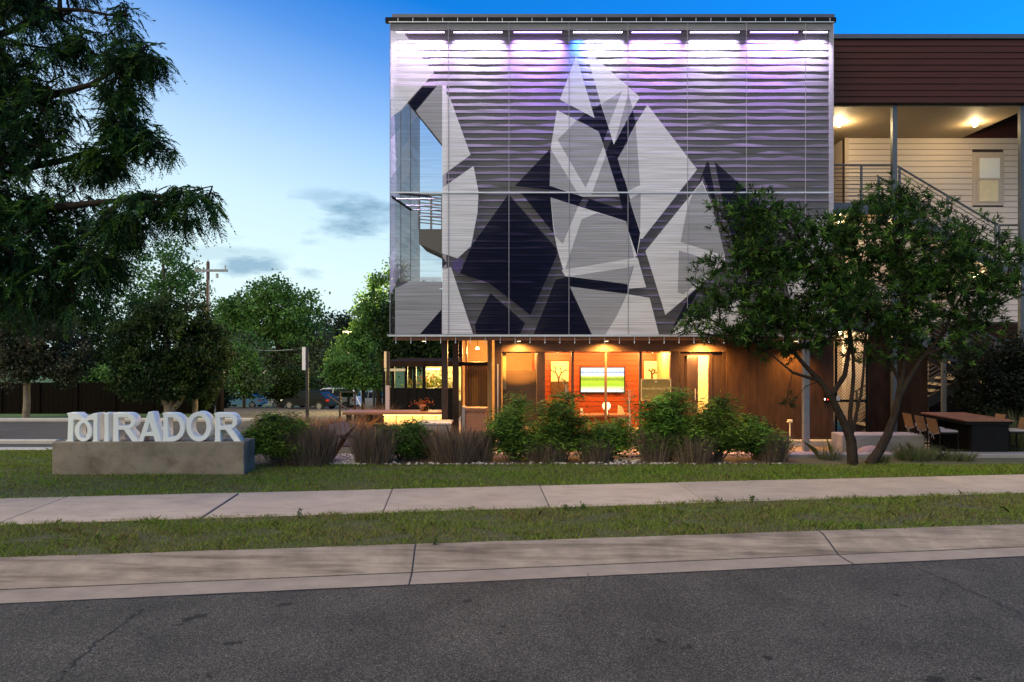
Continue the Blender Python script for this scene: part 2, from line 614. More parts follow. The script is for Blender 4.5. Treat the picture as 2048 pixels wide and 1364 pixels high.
def fastmesh(name, verts, nper, tint, mat_, parent):
    """verts (N, nper, 3): N separate polygons of nper corners; tint (N, 3)"""
    N = len(verts)
    me = bpy.data.meshes.new(name)
    me.vertices.add(N * nper)
    me.vertices.foreach_set('co', np.ascontiguousarray(verts, dtype=np.float32).ravel())
    me.loops.add(N * nper)
    me.loops.foreach_set('vertex_index', np.arange(N * nper, dtype=np.int32))
    me.polygons.add(N)
    me.polygons.foreach_set('loop_start', np.arange(0, N * nper, nper, dtype=np.int32))
    me.polygons.foreach_set('loop_total', np.full(N, nper, dtype=np.int32))
    at = me.attributes.new('tint', 'FLOAT_COLOR', 'POINT')
    c4 = np.ones((N, nper, 4), dtype=np.float32)
    c4[..., :3] = tint[:, None, :]
    at.data.foreach_set('color', c4.ravel())
    me.update()
    me.validate()
    return link(name, me, mat_, parent)


def leafquads(P, D, L, Wd, curl=.15):
    """diamond leaves: base P, axis D, length L, width Wd -> (N,4,3)"""
    N = len(P)
    S = unit(np.cross(D, rng.normal(size=(N, 3))))
    U = np.cross(S, D)
    L = np.broadcast_to(np.asarray(L), (N,))[:, None]
    Wd = np.broadcast_to(np.asarray(Wd), (N,))[:, None]
    mid = P + D * L * .45 + U * L * curl * .5
    v = np.stack([P, mid + S * Wd * .5, P + D * L, mid - S * Wd * .5], axis=1)
    return v


def tints(N, cols, wts, jit=.18):
    cols = np.array(cols)
    k = rng.choice(len(cols), N, p=np.array(wts) / np.sum(wts))
    return np.clip(cols[k] * (1 + rng.normal(0, jit, (N, 1))), .002, 1)


def sample_blobs(blobs, n, lo=.5):
    vol = np.array([b[1][0] * b[1][1] * b[1][2] for b in blobs])
    k = rng.choice(len(blobs), n, p=vol / vol.sum())
    d = unit(rng.normal(size=(n, 3)))
    r = rng.uniform(lo ** 3, 1, n) ** (1 / 3)
    c = np.array([tuple(b[0]) for b in blobs])[k]
    s = np.array([tuple(b[1]) for b in blobs])[k]
    return c + d * r[:, None] * s


def skeleton(trunks, tips, rt=.008, step=.45, jitter=.12, power=.47):
    """trunks: list of polylines of (x,y,z,r). Tips join the nearest wood. returns nodes, parents, radii"""
    P, par, spec = [], [], []
    for tr in trunks:
        tr = [np.array(t, float) for t in tr]
        start = -1
        if P:
            a = np.array(P)
            start = int(np.argmin(np.linalg.norm(a - tr[0][:3], axis=1)))
            if np.linalg.norm(a[start] - tr[0][:3]) > .6:
                start = -1
        last = start
        for i, t in enumerate(tr):
            if i == 0:
                P.append(t[:3]); par.append(last); spec.append(t[3]); last = len(P) - 1
                continue
            n = max(1, int(np.linalg.norm(t[:3] - tr[i - 1][:3]) / .35))
            for j in range(1, n + 1):
                q = tr[i - 1] + (t - tr[i - 1]) * j / n
                P.append(q[:3] + rng.normal(0, .015, 3) * (j < n)); par.append(last); spec.append(q[3]); last = len(P) - 1
    P = [np.array(p) for p in P]
    cap = len(P) + len(tips) * 14
    A = np.zeros((cap, 3))
    A[:len(P)] = P
    n = len(P)
    spec += [0] * (cap - n)
    par += [-1] * (cap - n)
    base = A[:n].copy()
    dist = np.min(np.linalg.norm(tips[:, None, :] - base[None], axis=2), axis=1)
    tip_idx = []
    low = base[:, 2].min() + .45 * (base[:, 2].max() - base[:, 2].min())
    for i in np.argsort(dist):
        t = tips[i]
        dd = np.linalg.norm(A[:n] - t, axis=1) + .5 * np.maximum(0, A[:n, 2] - t[2]) + 1.5 * (A[:n, 2] < low) * (np.arange(n) < len(base))
        k = int(np.argmin(dd))
        L = np.linalg.norm(t - A[k])
        m = min(12, max(1, int(L / step)))
        prev = k
        a = A[k].copy()
        bow = np.array([0, 0, .12 * L])
        for j in range(1, m + 1):
            f = j / m
            q = a + (t - a) * f + bow * math.sin(math.pi * f) + (rng.normal(0, jitter * step, 3) if j < m else 0)
            if n >= cap:
                break
            A[n] = q
            par[n] = prev
            prev = n
            n += 1
        tip_idx.append((prev, i))
    A = A[:n]
    par = par[:n]
    cnt = np.zeros(n)
    for k, _ in tip_idx:
        cnt[k] += 1
    for k in range(n - 1, -1, -1):
        if par[k] >= 0:
            cnt[par[k]] += cnt[k]
    rad = rt * np.maximum(cnt, 1) ** power
    sp = np.array(spec[:n])
    rad = np.where(sp > 0, np.maximum(sp, np.minimum(rad, sp * 1.25)), rad)
    order = sorted(tip_idx, key=lambda q: q[1])
    tipdir = np.array([A[k] - A[par[k]] if par[k] >= 0 else (0, 0, 1) for k, _ in order])
    return A, par, rad, unit(tipdir)


def wood(name, A, par, rad, mat_, parent, rmin=.0):
    m = MB()
    for k in range(len(A)):
        p = par[k]
        if p < 0 or rad[k] < rmin:
            continue
        n = 8 if rad[k] > .06 else 5 if rad[k] > .02 else 3
        r0 = rad[p] if rad[p] < rad[k] * 1.7 else rad[k] * 1.35
        m.tube([A[p], A[k]], [r0, rad[k]], n, cap=False)
    me = bpy.data.meshes.new(name)
    me.from_pydata(m.v, [], m.f)
    me.polygons.foreach_set('use_smooth', [True] * len(me.polygons))
    return link(name, me, mat_, parent)


def crown_broad(tips, dirs, per, spread, L, Wd, cols, wts, flat=.25, mat_=None, parent=None, name='crown'):
    n = len(tips) * per
    c = np.repeat(tips, per, axis=0) + rng.normal(0, 1, (n, 3)) * np.array([spread, spread, spread * .75])
    D = unit(rng.normal(size=(n, 3)) + np.array([0, 0, -flat]))
    Ls = L * rng.uniform(.6, 1.25, n)
    tt = tints(len(tips), cols, wts, .22)
    t = np.repeat(tt, per, axis=0) * (1 + rng.normal(0, .16, (n, 1)))
    v = leafquads(c, D, Ls, Ls * Wd)
    return fastmesh(name, v, 4, np.clip(t, .002, 1), mat_ or M['leaf'], parent)


def crown_whorl(tips, dirs, sub, per, L, Wd, cols, wts, reach=.22, open_=.75, mat_=None, parent=None, name='crown'):
    """tufts of narrow leaves at twig ends"""
    n = len(tips) * sub
    d0 = np.repeat(dirs, sub, axis=0)
    d = unit(d0 * .7 + rng.normal(0, .75, (n, 3)) + np.array([0, 0, .25]))
    c = np.repeat(tips, sub, axis=0) + d * (reach * rng.uniform(.1, 1.0, (n, 1)))
    tt = tints(n, cols, wts, .25)
    m_ = n * per
    ax = np.repeat(d, per, axis=0)
    D = unit(ax + open_ * rng.normal(size=(m_, 3)))
    P = np.repeat(c, per, axis=0) - ax * rng.uniform(0, .09, (m_, 1))
    Ls = L * rng.uniform(.6, 1.2, m_)
    t = np.repeat(tt, per, axis=0) * (1 + rng.normal(0, .2, (m_, 1)))
    v = leafquads(P, D, Ls, Ls * Wd)
    return fastmesh(name, v, 4, np.clip(t, .002, 1), mat_ or M['leaf'], parent)


def crown_frond(tips, dirs, sub, L, leaflets, ll, cols, wts, parent=None, name='crown', droop=.55, reach=.3):
    n = len(tips) * sub
    d0 = np.repeat(dirs, sub, axis=0)
    d = unit(d0 * np.array([1, 1, .5]) + rng.normal(0, .55, (n, 3)) + np.array([0, 0, -droop]))
    c = np.repeat(tips, sub, axis=0) + rng.normal(0, reach * .5, (n, 3))
    Ls = L * rng.uniform(.5, 1.25, n)
    S = unit(np.cross(d, rng.normal(size=(n, 3)) * .4 + np.array([0, 0, 1])))
    tt = tints(n, cols, wts, .25)
    k = leaflets
    tpar = np.tile(np.repeat(np.linspace(.12, 1, k // 2), 2), n)
    side = np.tile(np.array([1, -1] * (k // 2)), n)
    dd = np.repeat(d, k, axis=0)
    LL = np.repeat(Ls, k)[:, None]
    P = np.repeat(c, k, axis=0) + dd * LL * tpar[:, None] + np.array([0, 0, -1]) * LL * (tpar[:, None] ** 2) * .35
    D = unit(dd * .75 + np.repeat(S, k, axis=0) * side[:, None] * .8 + np.array([0, 0, -.35]) + rng.normal(0, .12, (n * k, 3)))
    tl = ll * (1.1 - .5 * tpar) * rng.uniform(.8, 1.2, n * k)
    v = leafquads(P, D, tl, tl * .24, curl=.05)
    t = np.repeat(tt, k, axis=0)
    return fastmesh(name, v, 4, np.clip(t, .002, 1), M['softleaf'], parent)


def blobs_px(lst, Y, dr=.9):
    """crown volumes from photo pixels at the tree's own distance: (px, py, rx, ry[, dY, rdepth])"""
    out = []
    for b in lst:
        y = Y + (b[4] if len(b) > 4 else 0)
        rx, rz = b[2] / F * y, b[3] / F * y
        ry = b[5] if len(b) > 5 else dr * (rx + rz) / 2
        out.append((tuple(W(b[0], b[1], y)), (rx, ry, rz)))
    return out


def blades(name, P, h, lean, wd, tint, parent=None, mat_=None, kind='stuff'):
    """single grass blades: bent, two-segment strips"""
    N = len(P)
    a = rng.uniform(0, 2 * math.pi, N)
    S = np.stack([np.cos(a), np.sin(a), np.zeros(N)], 1)
    D = unit(np.stack([rng.normal(0, 1, N), rng.normal(0, 1, N), np.zeros(N)], 1))
    h = np.asarray(h)[:, None]
    lean = np.asarray(lean)[:, None]
    up = np.array([0, 0, 1.0])
    mid = P + up * h * .55 + D * h * lean * .25
    tip = P + up * h + D * h * lean
    v = np.stack([P - S * wd * .5, P + S * wd * .5, mid + S * wd * .35, tip, mid - S * wd * .35], 1)
    o = fastmesh(name, v, 5, tint, mat_ or M['blade'], parent)
    if kind and parent is None:
        o['kind'] = kind
    return o


def patchy(P, f=1.0):
    x, y = P[:, 0] * f, P[:, 1] * f
    return .5 + .25 * (np.sin(x * 1.7 + 1.3 * np.sin(y * 2.1)) + np.sin(y * 2.9 + 1.7 * np.sin(x * 1.1 + .5)))


# ------------------------------------------------------------------ ground
def lotz(y):
    """the land behind the front lawn falls away from the street"""
    if y <= 15:
        return -.02
    if y <= 17:
        return -.02 - .07 * (y - 15)
    if y <= 60:
        return -.16 - .07 * (y - 17)
    if y <= 90:
        return -3.17 - .085 * (y - 60)
    return -5.72


def groundsheet(name, mat_, x0, x1, y0, y1, dz, step=4.0, xs=None, label=None, cat=None):
    m = MB()
    ys = [y0]
    while ys[-1] < y1:
        ys.append(min(y1, ys[-1] + (step if ys[-1] < 100 else 60)))
    xs = xs or [x0, (x0 + x1) / 2, x1]
    for y in ys:
        for x in xs:
            m.v.append((x, y, lotz(y) + dz))
    n = len(xs)
    for i in range(len(ys) - 1):
        for j in range(n - 1):
            m.f.append((i * n + j, i * n + j + 1, (i + 1) * n + j + 1, (i + 1) * n + j))
    o = m.build(name, mat_)
    o['kind'] = 'structure'
    return o


# line helpers: street lines are straight in the picture, so also on the level they lie on
def street(pl, pr, z):
    a, b = GP(*pl, z), GP(*pr, z)
    d = (b - a)
    return lambda t: a + d * t


g_front = street((0, 1208), (2048, 1113), -.125)      # asphalt meets gutter
g_flow = street((0, 1180), (2048, 1094), -.15)        # foot of the kerb
k_back = street((0, 1115), (2048, 1048), 0.0)         # grass meets kerb
s_front = street((0, 1048), (2048, 984), .0)
s_back = street((0, 996), (2048, 948), .0)


def t_at(line, px):
    """parameter of the line's point seen in picture column px"""
    a, b = line(0), line(1)
    k = (px - 1024) / F
    return (k * a.y - a.x) / ((b.x - a.x) - k * (b.y - a.y))


ground = groundsheet('ground', M['farturf'], -400, 400, 13.6, 900, -.03, xs=[-400, -60, -20, 0, 20, 60, 400])
# road
a0, a1 = g_front(-6), g_front(7)
rd = MB()
rd.add([a0, a1, (a1.x, -25, -.125), (a0.x, -25, -.125)], [(0, 1, 2, 3)])
road = rd.build('road', M['asphalt'])
road['kind'] = 'structure'


def crack(pts, wd):
    m = MB()
    L, Rr = [], []
    P = []
    for i in range(len(pts) - 1):
        a, b = GP(*pts[i], -.125), GP(*pts[i + 1], -.125)
        n = 14
        for j in range(n + (i == len(pts) - 2)):
            P.append(a.lerp(b, j / n) + Vector((random.gauss(0, .018), random.gauss(0, .018), 0)))
    for i, p in enumerate(P):
        d = (P[min(i + 1, len(P) - 1)] - P[max(0, i - 1)]).normalized()
        s = Vector((-d.y, d.x, 0)) * wd * random.uniform(.3, 1.1) * .5
        L.append(p + s + Vector((0, 0, .0035)))
        Rr.append(p - s + Vector((0, 0, .0035)))
    n = len(P)
    m.add(L + Rr, [(i, i + 1, n + i + 1, n + i) for i in range(n - 1)])
    return m.build('crack', M['tar'], road)


crack([(287, 1219), (240, 1252), (170, 1305), (110, 1364)], .018)
crack([(1815, 1128), (1900, 1165), (2060, 1235)], .014)
crack([(1900, 1165), (1880, 1200), (1905, 1250)], .006)
crack([(240, 1252), (300, 1275), (330, 1310)], .007)
crack([(1180, 1145), (1165, 1185), (1120, 1230)], .006)
crack([(560, 1183), (540, 1215)], .006)
# dark seam where the asphalt meets the gutter
m = MB()
n = 160
L, Rr = [], []
for i in range(n + 1):
    p = g_front(-1 + 3 * i / n)
    L.append(p + Vector((0, random.uniform(.002, .010), .004)))
    Rr.append(p - Vector((0, random.uniform(.008, .028), -.004)))
m.add(L + Rr, [(i, i + 1, n + 1 + i + 1, n + 1 + i) for i in range(n)])
m.build('edge_seam', M['tar'], road)
# kerb
kb = MB()
b0, b1 = g_front(-4), g_front(5)
c0, c1 = k_back(-4), k_back(5)
kb.add([b0 + Vector((0, 0, -.09)), b1 + Vector((0, 0, -.09)), c1 + Vector((0, 0, -.26)), c0 + Vector((0, 0, -.26))], [(0, 1, 2, 3)])
kerb = kb.build('kerb', M['joint'])
kerb['kind'] = 'structure'
fr_px = [-2600, -780, 818, 1708, 3400, 9000]
bk_px = [-2300, -700, 832, 1637, 3100, 8000]
prof = [(0, 0), (.03, .006), (.1, .02), (.2, .038), (.3, .057), (.4, .075), (.5, .093), (.6, .111), (.68, .125), (.75, .135), (.82, .1425), (.88, .147), (.94, .149), (1, .15)]
for i in range(len(fr_px) - 1):
    gm, km = MB(), MB()
    ns = 40
    tf0, tf1 = t_at(g_front, fr_px[i]), t_at(g_front, fr_px[i + 1])
    tb0, tb1 = t_at(k_back, bk_px[i]), t_at(k_back, bk_px[i + 1])
    tm0, tm1 = t_at(g_flow, fr_px[i] * .55 + bk_px[i] * .45), t_at(g_flow, fr_px[i + 1] * .55 + bk_px[i + 1] * .45)
    g = .0016
    rows, rows2 = [], []
    for j in range(ns + 1):
        s = j / ns
        s = s * (1 - 2 * g) + g
        pf = g_front(tf0 + (tf1 - tf0) * s)
        pm = g_flow(tm0 + (tm1 - tm0) * s)
        pb = k_back(tb0 + (tb1 - tb0) * s)
        wob = .006 * math.sin(j * .7 + i)
        rows.append([pf + Vector((0, 0, -.06)), pf, pf.lerp(pm, .5) + Vector((0, 0, -.004)), pm])
        r = []
        for (u, h) in prof:
            q = pm.lerp(pb, u)
            q.z = -.15 + h + .001
            q.y += wob * (.2 + u)
            r.append(q)
        r.append(Vector((r[-1].x, r[-1].y + .005, -.1)))
        rows2.append(r)
    for mb_, rw in ((gm, rows), (km, rows2)):
        n = len(rw[0])
        base = len(mb_.v)
        mb_.v += [tuple(q) for r in rw for q in r]
        for j in range(ns):
            for k in range(n - 1):
                mb_.f.append((j * n + k, (j + 1) * n + k, (j + 1) * n + k + 1, j * n + k + 1))
        mb_.f.append(tuple(range(n)))
        mb_.f.append(tuple(ns * n + k for k in range(n))[::-1])
    dl_ = MB()
    for j in range(ns):
        qa, qb = Vector(rows2[j][0]), Vector(rows2[j + 1][0])
        wa, wb = random.uniform(.004, .012), random.uniform(.004, .012)
        dl_.add([qa + Vector((0, -wa, .004)), qb + Vector((0, -wb, .004)), qb + Vector((0, .006, .006)), qa + Vector((0, .006, .006))], [(0, 1, 2, 3)])
    dl_.build('dirt_line', M['dirt'], kerb)
    if i:
        fl = MB()
        L_ = [Vector(q) for q in rows[0][1:]] + [Vector(q) for q in rows2[0][1:-1]]
        fl.v = [tuple(q + Vector((dx, 0, -.004))) for q in L_ for dx in (-.035, .012)]
        fl.f = [(2 * q, 2 * q + 1, 2 * q + 3, 2 * q + 2) for q in range(len(L_) - 1)]
        fl.build('joint_filler', M['joint'], kerb)
    gm.build('gutter_section', M['gutter'], kerb, smooth=False)
    km.build('kerb_section', M['kerb'], kerb)
# verge soil (under the grass) and lawn soil
m = MB()
m.add([k_back(-5) + Vector((0, .004, -.012)), k_back(6) + Vector((0, .004, -.012)), s_front(6) + Vector((0, -.002, -.012)), s_front(-5) + Vector((0, -.002, -.012))], [(0, 1, 2, 3)])
verge = m.build('verge', M['turf'])
verge['kind'] = 'structure'
# pavement slabs
m = MB()
p0, p1, p2, p3 = s_front(-5), s_front(6), s_back(6), s_back(-5)
m.prism([p0 + Vector((0, 0, -.2)), p1 + Vector((0, 0, -.2)), p2 + Vector((0, 0, -.2)), p3 + Vector((0, 0, -.2))], (0, 0, .178))
walk = m.build('sidewalk', M['joint'])
walk['kind'] = 'structure'
jb = [-1560, -1150, -810, -490, -180, 135, 480, 785, 1080, 1355, 1615, 1865, 2100, 2330, 2560, 2790, 3010]
jf = [-2000, -1530, -1130, -760, -380, -10, 402, 766, 1100, 1413, 1692, 1966, 2240, 2500, 2760, 3010, 3260]
for i in range(len(jb) - 1):
    wide = .02 if i == 6 else .007
    a, b = s_front(t_at(s_front, jf[i])), s_front(t_at(s_front, jf[i + 1]))
    d, c = s_back(t_at(s_back, jb[i])), s_back(t_at(s_back, jb[i + 1]))
    uf, ub = (b - a).normalized(), (c - d).normalized()
    wr = .02 if i == 5 else .007
    a2, d2, b2, c2 = a + uf * wide, d + ub * wide, b - uf * wr, c - ub * wr
    ins = .012
    dz = random.uniform(-.003, .003)
    top = [a2 + uf * ins + Vector((0, ins, dz)), b2 - uf * ins + Vector((0, ins, dz)), c2 - ub * ins + Vector((0, -ins, dz)), d2 + ub * ins + Vector((0, -ins, dz))]
    mid = [q + Vector((0, 0, -.008)) for q in (a2, b2, c2, d2)]
    low = [q + Vector((0, 0, -.021)) for q in (a2, b2, c2, d2)]
    m = MB()
    m.add(top + mid + low, [(0, 1, 2, 3)] + [(k, 4 + k, 4 + (k + 1) % 4, (k + 1) % 4) for k in range(4)] + [(4 + k, 8 + k, 8 + (k + 1) % 4, 4 + (k + 1) % 4) for k in range(4)])
    m.build('slab', M['walk'], walk)

# front lawn sheet
m = MB()
xs = np.linspace(-60, 60, 25)
for x in xs:
    t = t_at(s_back, 1024)
    yb = s_back(0).y + (x - s_back(0).x) / (s_back(1).x - s_back(0).x) * (s_back(1).y - s_back(0).y)
    for y, z in ((yb + .003, -.012), (yb + .35, .0), (13.4, .01), (14.3, .005), (15.1, -.022)) if x > -4.2 else ((yb + .003, -.012), (yb + .35, .0), (13.4, .01), (15.0, -.01), (16.9, lotz(16.9) + .012)):
        m.v.append((x, max(y, yb + .003), z))
for i in range(len(xs) - 1):
    for k in range(4):
        m.f.append((i * 5 + k, (i + 1) * 5 + k, (i + 1) * 5 + k + 1, i * 5 + k + 1))
lawn = m.build('lawn', M['turf'])
lawn['kind'] = 'structure'

GREENS = [(.155, .235, .020), (.225, .305, .036), (.095, .155, .015), (.25, .215, .070), (.30, .235, .105), (.16, .105, .05)]


def grass_tint(P, N, dryness):
    pt = patchy(P, 1.3) * .6 + patchy(P[:, ::-1].copy(), 3.1) * .4
    t1 = tints(N, GREENS[:3], (3, 3, 2))
    t2 = tints(N, GREENS[3:], (3, 2, 1.5))
    f = (rng.uniform(0, 1, N) < np.clip(dryness * pt * 1.7, 0, .9))[:, None]
    return np.where(f, t2, t1)


def strip_points(N, la, lb, x0, x1, e0=0.0, e1=1.0):
    u = rng.uniform(x0, x1, N)
    s = rng.uniform(e0, e1, N)
    a0_, a1_ = np.array(la(0)), np.array(la(1))
    b0_, b1_ = np.array(lb(0)), np.array(lb(1))
    ya = a0_[1] + (u - a0_[0]) / (a1_[0] - a0_[0]) * (a1_[1] - a0_[1])
    yb = b0_[1] + (u - b0_[0]) / (b1_[0] - b0_[0]) * (b1_[1] - b0_[1])
    return np.stack([u, ya + (yb - ya) * s, np.full(N, -.014)], 1)


N = 105000
P = strip_points(N, k_back, s_front, -9.5, 9.5, -.012, 1.03)
keepv = ~((patchy(P, 2.6) < .16) & (rng.uniform(0, 1, N) < .75))
P = P[keepv]
N = len(P)
h = rng.uniform(.018, .05, N) * (.55 + .8 * patchy(P, 2.2))
tall = rng.uniform(0, 1, N) < .03
h = np.where(tall, h * rng.uniform(1.4, 2.3, N), h)
h *= 1 + .5 * (patchy(P, 5.3) > .72)
tag(blades('verge_grass', P, h, rng.uniform(.3, 1.3, N), .0055, grass_tint(P, N, .46)), 'short patchy green and straw grass between kerb and pavement', 'grass')
N = 100000
P = strip_points(N, s_back, lambda t: Vector((-60 + 120 * t, 14.0, 0)), -11, 11, -.02, 1)
P[:, 2] = np.interp(P[:, 1], [11.5, 12.2, 13.4, 14.5], [-.014, -.002, .006, .0])
keep = ~((P[:, 0] > -8.3) & (P[:, 0] < -4.75) & (P[:, 1] > 12.95) & (P[:, 1] < 13.6))
PL = np.stack([rng.uniform(-14, -4.4, 40000), rng.uniform(13.7, 16.8, 40000), np.zeros(40000)], 1)
PL[:, 2] = np.interp(PL[:, 1], [13.4, 15, 16.9], [.006, -.012, lotz(16.9) + .008])
P = np.concatenate([P[keep], PL])
N = len(P)
h = rng.uniform(.02, .06, N) * (.6 + .7 * patchy(P, 1.7))
tg = grass_tint(P, N, .40) * np.array([.95, 1.08, .9])
h = np.where(rng.uniform(0, 1, N) < .03, h * rng.uniform(1.3, 2.2, N), h)
tag(blades('lawn_grass', P, h, rng.uniform(.3, 1.2, N), .007, tg), 'mown green grass of the lawn behind the pavement', 'grass')


# weeds that stand up along the verge
def weed(px, py, hgt, n, lab):
    b = GP(px, py + 9, -.01)
    e = empty('weed', b, lab, 'weed', 'weeds along the pavement edge')
    st, lf = MB(), []
    for k in range(n):
        a = random.uniform(0, 6.28)
        tip = b + Vector((math.cos(a) * .05 * random.random(), math.sin(a) * .04, hgt * random.uniform(.5, 1)))
        st.tube([b + Vector((random.gauss(0, .012), random.gauss(0, .012), -.02)), tip], [.0035, .002], 4)
        for j in range(7):
            lf.append(b.lerp(tip, random.uniform(.3, 1)))
    st.build('stem', M['bark'], e)
    P_ = np.array([tuple(q) for q in lf])
    D_ = unit(rng.normal(size=P_.shape) + np.array([0, 0, .5]))
    fastmesh('foliage', leafquads(P_, D_, rng.uniform(.03, .055, len(P_)), .016), 4, tints(len(P_), [(.06, .12, .02), (.09, .14, .03)], (1, 1)), M['leaf'], e)


for px, py, hg, lab in ((597, 1026, .12, 'lone leafy weed at the pavement edge opposite the glossy shrub'), (1132, 1012, .09, 'shorter of two weeds beside a pavement joint below the shop window'), (1166, 1011, .12, 'taller of two weeds beside a pavement joint below the shop window'),
                        (1437, 998, .11, 'leafy weed at the pavement edge opposite the entrance door'), (1505, 995, .10, 'leafy weed at the pavement edge opposite the rusty wall'), (870, 1082, .10, 'bright weed at the kerb beside the kerb joint'),
                        (200, 1072, .08, 'low weed in the verge opposite the letter plinth'), (1720, 1052, .08, 'low weed in the verge opposite the forked tree')):
    weed(px, py, hg, 5, lab)

# planting bed: soil, pale pebbles
m = MB()
bx = [-5.6, -4.0, -2.5, -1, .5, 2, 3.5, 5.6]
fy = [14.05, 13.9, 13.95, 13.9, 13.95, 13.92, 14.0, 14.05]
for x, y in zip(bx, fy):
    m.v += [(x, y, .018), (x, 14.6, .024), (x, 15.4, .004)]
for i in range(len(bx) - 1):
    for k in range(2):
        m.f.append((i * 3 + k, (i + 1) * 3 + k, (i + 1) * 3 + k + 1, i * 3 + k + 1))
bed = m.build('planting_bed', M['soil'])
bed['kind'] = 'structure'


def rocks(name, n, region, smin, smax, mat_, parent=None):
    ico = bmesh.new()
    bmesh.ops.create_icosphere(ico, subdivisions=1, radius=1)
    iv = np.array([v.co[:] for v in ico.verts])
    fi = [[v.index for v in f.verts] for f in ico.faces]
    ico.free()
    vs_, fs_ = [], []
    for i in range(n):
        x, y, z = region()
        s = random.uniform(smin, smax)
        q = iv * (np.array([random.uniform(.7, 1.4), random.uniform(.7, 1.2), random.uniform(.45, .8)]) * s) * (1 + rng.normal(0, .12, (len(iv), 1)))
        a = random.uniform(0, 6.28)
        q = np.stack([q[:, 0] * math.cos(a) - q[:, 1] * math.sin(a), q[:, 0] * math.sin(a) + q[:, 1] * math.cos(a), q[:, 2]], 1) + np.array([x, y, z + s * .3])
        b = len(vs_)
        vs_ += [tuple(p) for p in q]
        fs_ += [tuple(k + b for k in f) for f in fi]
    me = bpy.data.meshes.new(name)
    me.from_pydata(vs_, [], fs_)
    return link(name, me, mat_, parent)


def bedpt():
    if random.random() < .6:
        x = random.uniform(-4.0, -2.75)
        return (x, random.uniform(13.95, 15.2), .02)
    if random.random() < .3:
        return (random.uniform(1.9, 2.9), random.uniform(13.98, 14.8), .02)
    return (random.choice((-1, 1)) * random.uniform(0, 5.4) * random.choice((1, .6, .9)), 13.96 + abs(random.gauss(0, .12)), .02)


tag(rocks('bed_pebbles', 780, bedpt, .014, .040, M['pebble']), 'pale limestone pebbles spread over the planting bed', 'pebbles', kind='stuff')

# patio, seat walls, car park
pat = MB().box(-6.0, 16, 15.4, 19.9, -.8, -.16).build('patio', M['joint'])
pat['kind'] = 'structure'
pv = None
rowsY = np.arange(15.42, 18.0, .6)
for iy, y in enumerate(rowsY):
    for x in np.arange(-5.8 + (iy % 2) * .3, 12.4, 1.2):
        if pv is None:
            pv = MB().bbox(0, 1.188, 0, .588, 0, .025, .006).mesh('paver')
            pv.materials.append(M['pavers'])
        o = bpy.data.objects.new('paver', pv)
        C.objects.link(o)
        o.location = (x, y, -.162)
        o.parent = pat
lot = groundsheet('parking_lot', M['asphalt'], -70, -6.05, 17.35, 33.5, .0, xs=[-70, -40, -20, -12, -6.05])
lot3 = groundsheet('service_yard', M['asphalt'], -6.04, 12, 19.95, 33.5, .0, xs=[-6.04, 3, 12])
m = MB()
for y, xa_, xb_ in ((33.5, -13.0, -6), (40, -15.5, -6), (48, -19.5, -6), (56, -25, -6), (60, -27, -6), (76, -33, -6), (90, -36, -6)):
    m.v += [(xa_, y, lotz(y)), (xb_, y, lotz(y))]
m.f = [(2 * q, 2 * q + 1, 2 * q + 3, 2 * q + 2) for q in range(6)]
lot2 = m.build('car_park', M['asphalt'])
lot2['kind'] = 'structure'
m = MB()
m.bbox(-40, -6.05, 17.0, 17.33, -.35, -.135, .02)
o = m.build('lot_kerb', M['slab'])
o['kind'] = 'structure'
m = MB()
m.bbox(-60, -12, 33.4, 33.75, -1.9, -1.18, .03)
o = m.build('far_kerb', M['slab'])
o['kind'] = 'structure'
for (xa, xb, ya, yb, mt) in ((-40, -12.9, 20.7, 20.85, 'markblue'), (-12.9, -12.55, 22.6, 23.2, 'markwhite'),
                             (-9.2, -5.6, 21.0, 21.12, 'markwhite'), (-9.6, -5.4, 19.3, 19.4, 'markwhite'), (-10.0, -6.0, 23.2, 23.32, 'markwhite')):
    m = MB()
    m.quad((xa, ya, lotz(ya) + .005), (xb, ya, lotz(ya) + .005), (xb, yb, lotz(yb) + .005), (xa, yb, lotz(yb) + .005))
    m.build('bay_marking', M[mt], lot)
ws = MB().bbox(-13.9, -11.95, 19.0, 19.16, lotz(19) - .02, lotz(19) + .11, .025).build('wheel_stop', M['slab'])
tag(ws, 'low white concrete wheel stop in the parking bay behind the sign', 'wheel stop')

# ------------------------------------------------------------------ mural building
YW, YM, YG = 17.2, 16.9, 17.8
XL, XP, XR = X(888, YW), X(790, YW), X(1657, YW)
ZB, ZT = 2.46, Z(30, YW)
ZPORCH = Z(172, YW)
bld = empty('mural_building', (2.9, YW, 0), 'three storey building clad in grey lap boards behind a printed mesh screen', 'building')


def area_light(name, loc, rot, sx, sy, watt, col, parent, spread=180):
    l = bpy.data.lights.new(name, 'AREA')
    l.shape = 'RECTANGLE'
    l.size, l.size_y = sx, sy
    l.energy = watt
    l.color = col
    l.spread = R(spread)
    o = bpy.data.objects.new(name, l)
    C.objects.link(o)
    o.location = loc
    o.rotation_euler = rot
    return adopt(o, parent)


def point_light(name, loc, watt, col, parent, rad=.05):
    l = bpy.data.lights.new(name, 'POINT')
    l.energy = watt
    l.color = col
    l.shadow_soft_size = rad
    o = bpy.data.objects.new(name, l)
    C.objects.link(o)
    o.location = loc
    return adopt(o, parent)


def spot_light(name, loc, tgt, watt, col, parent, ang=90, blend=.6, rad=.03):
    l = bpy.data.lights.new(name, 'SPOT')
    l.energy = watt
    l.color = col
    l.spot_size = R(ang)
    l.spot_blend = blend
    l.shadow_soft_size = rad
    o = bpy.data.objects.new(name, l)
    C.objects.link(o)
    o.location = loc
    o.rotation_euler = (Vector(tgt) - Vector(loc)).to_track_quat('-Z', 'Y').to_euler()
    return adopt(o, parent)


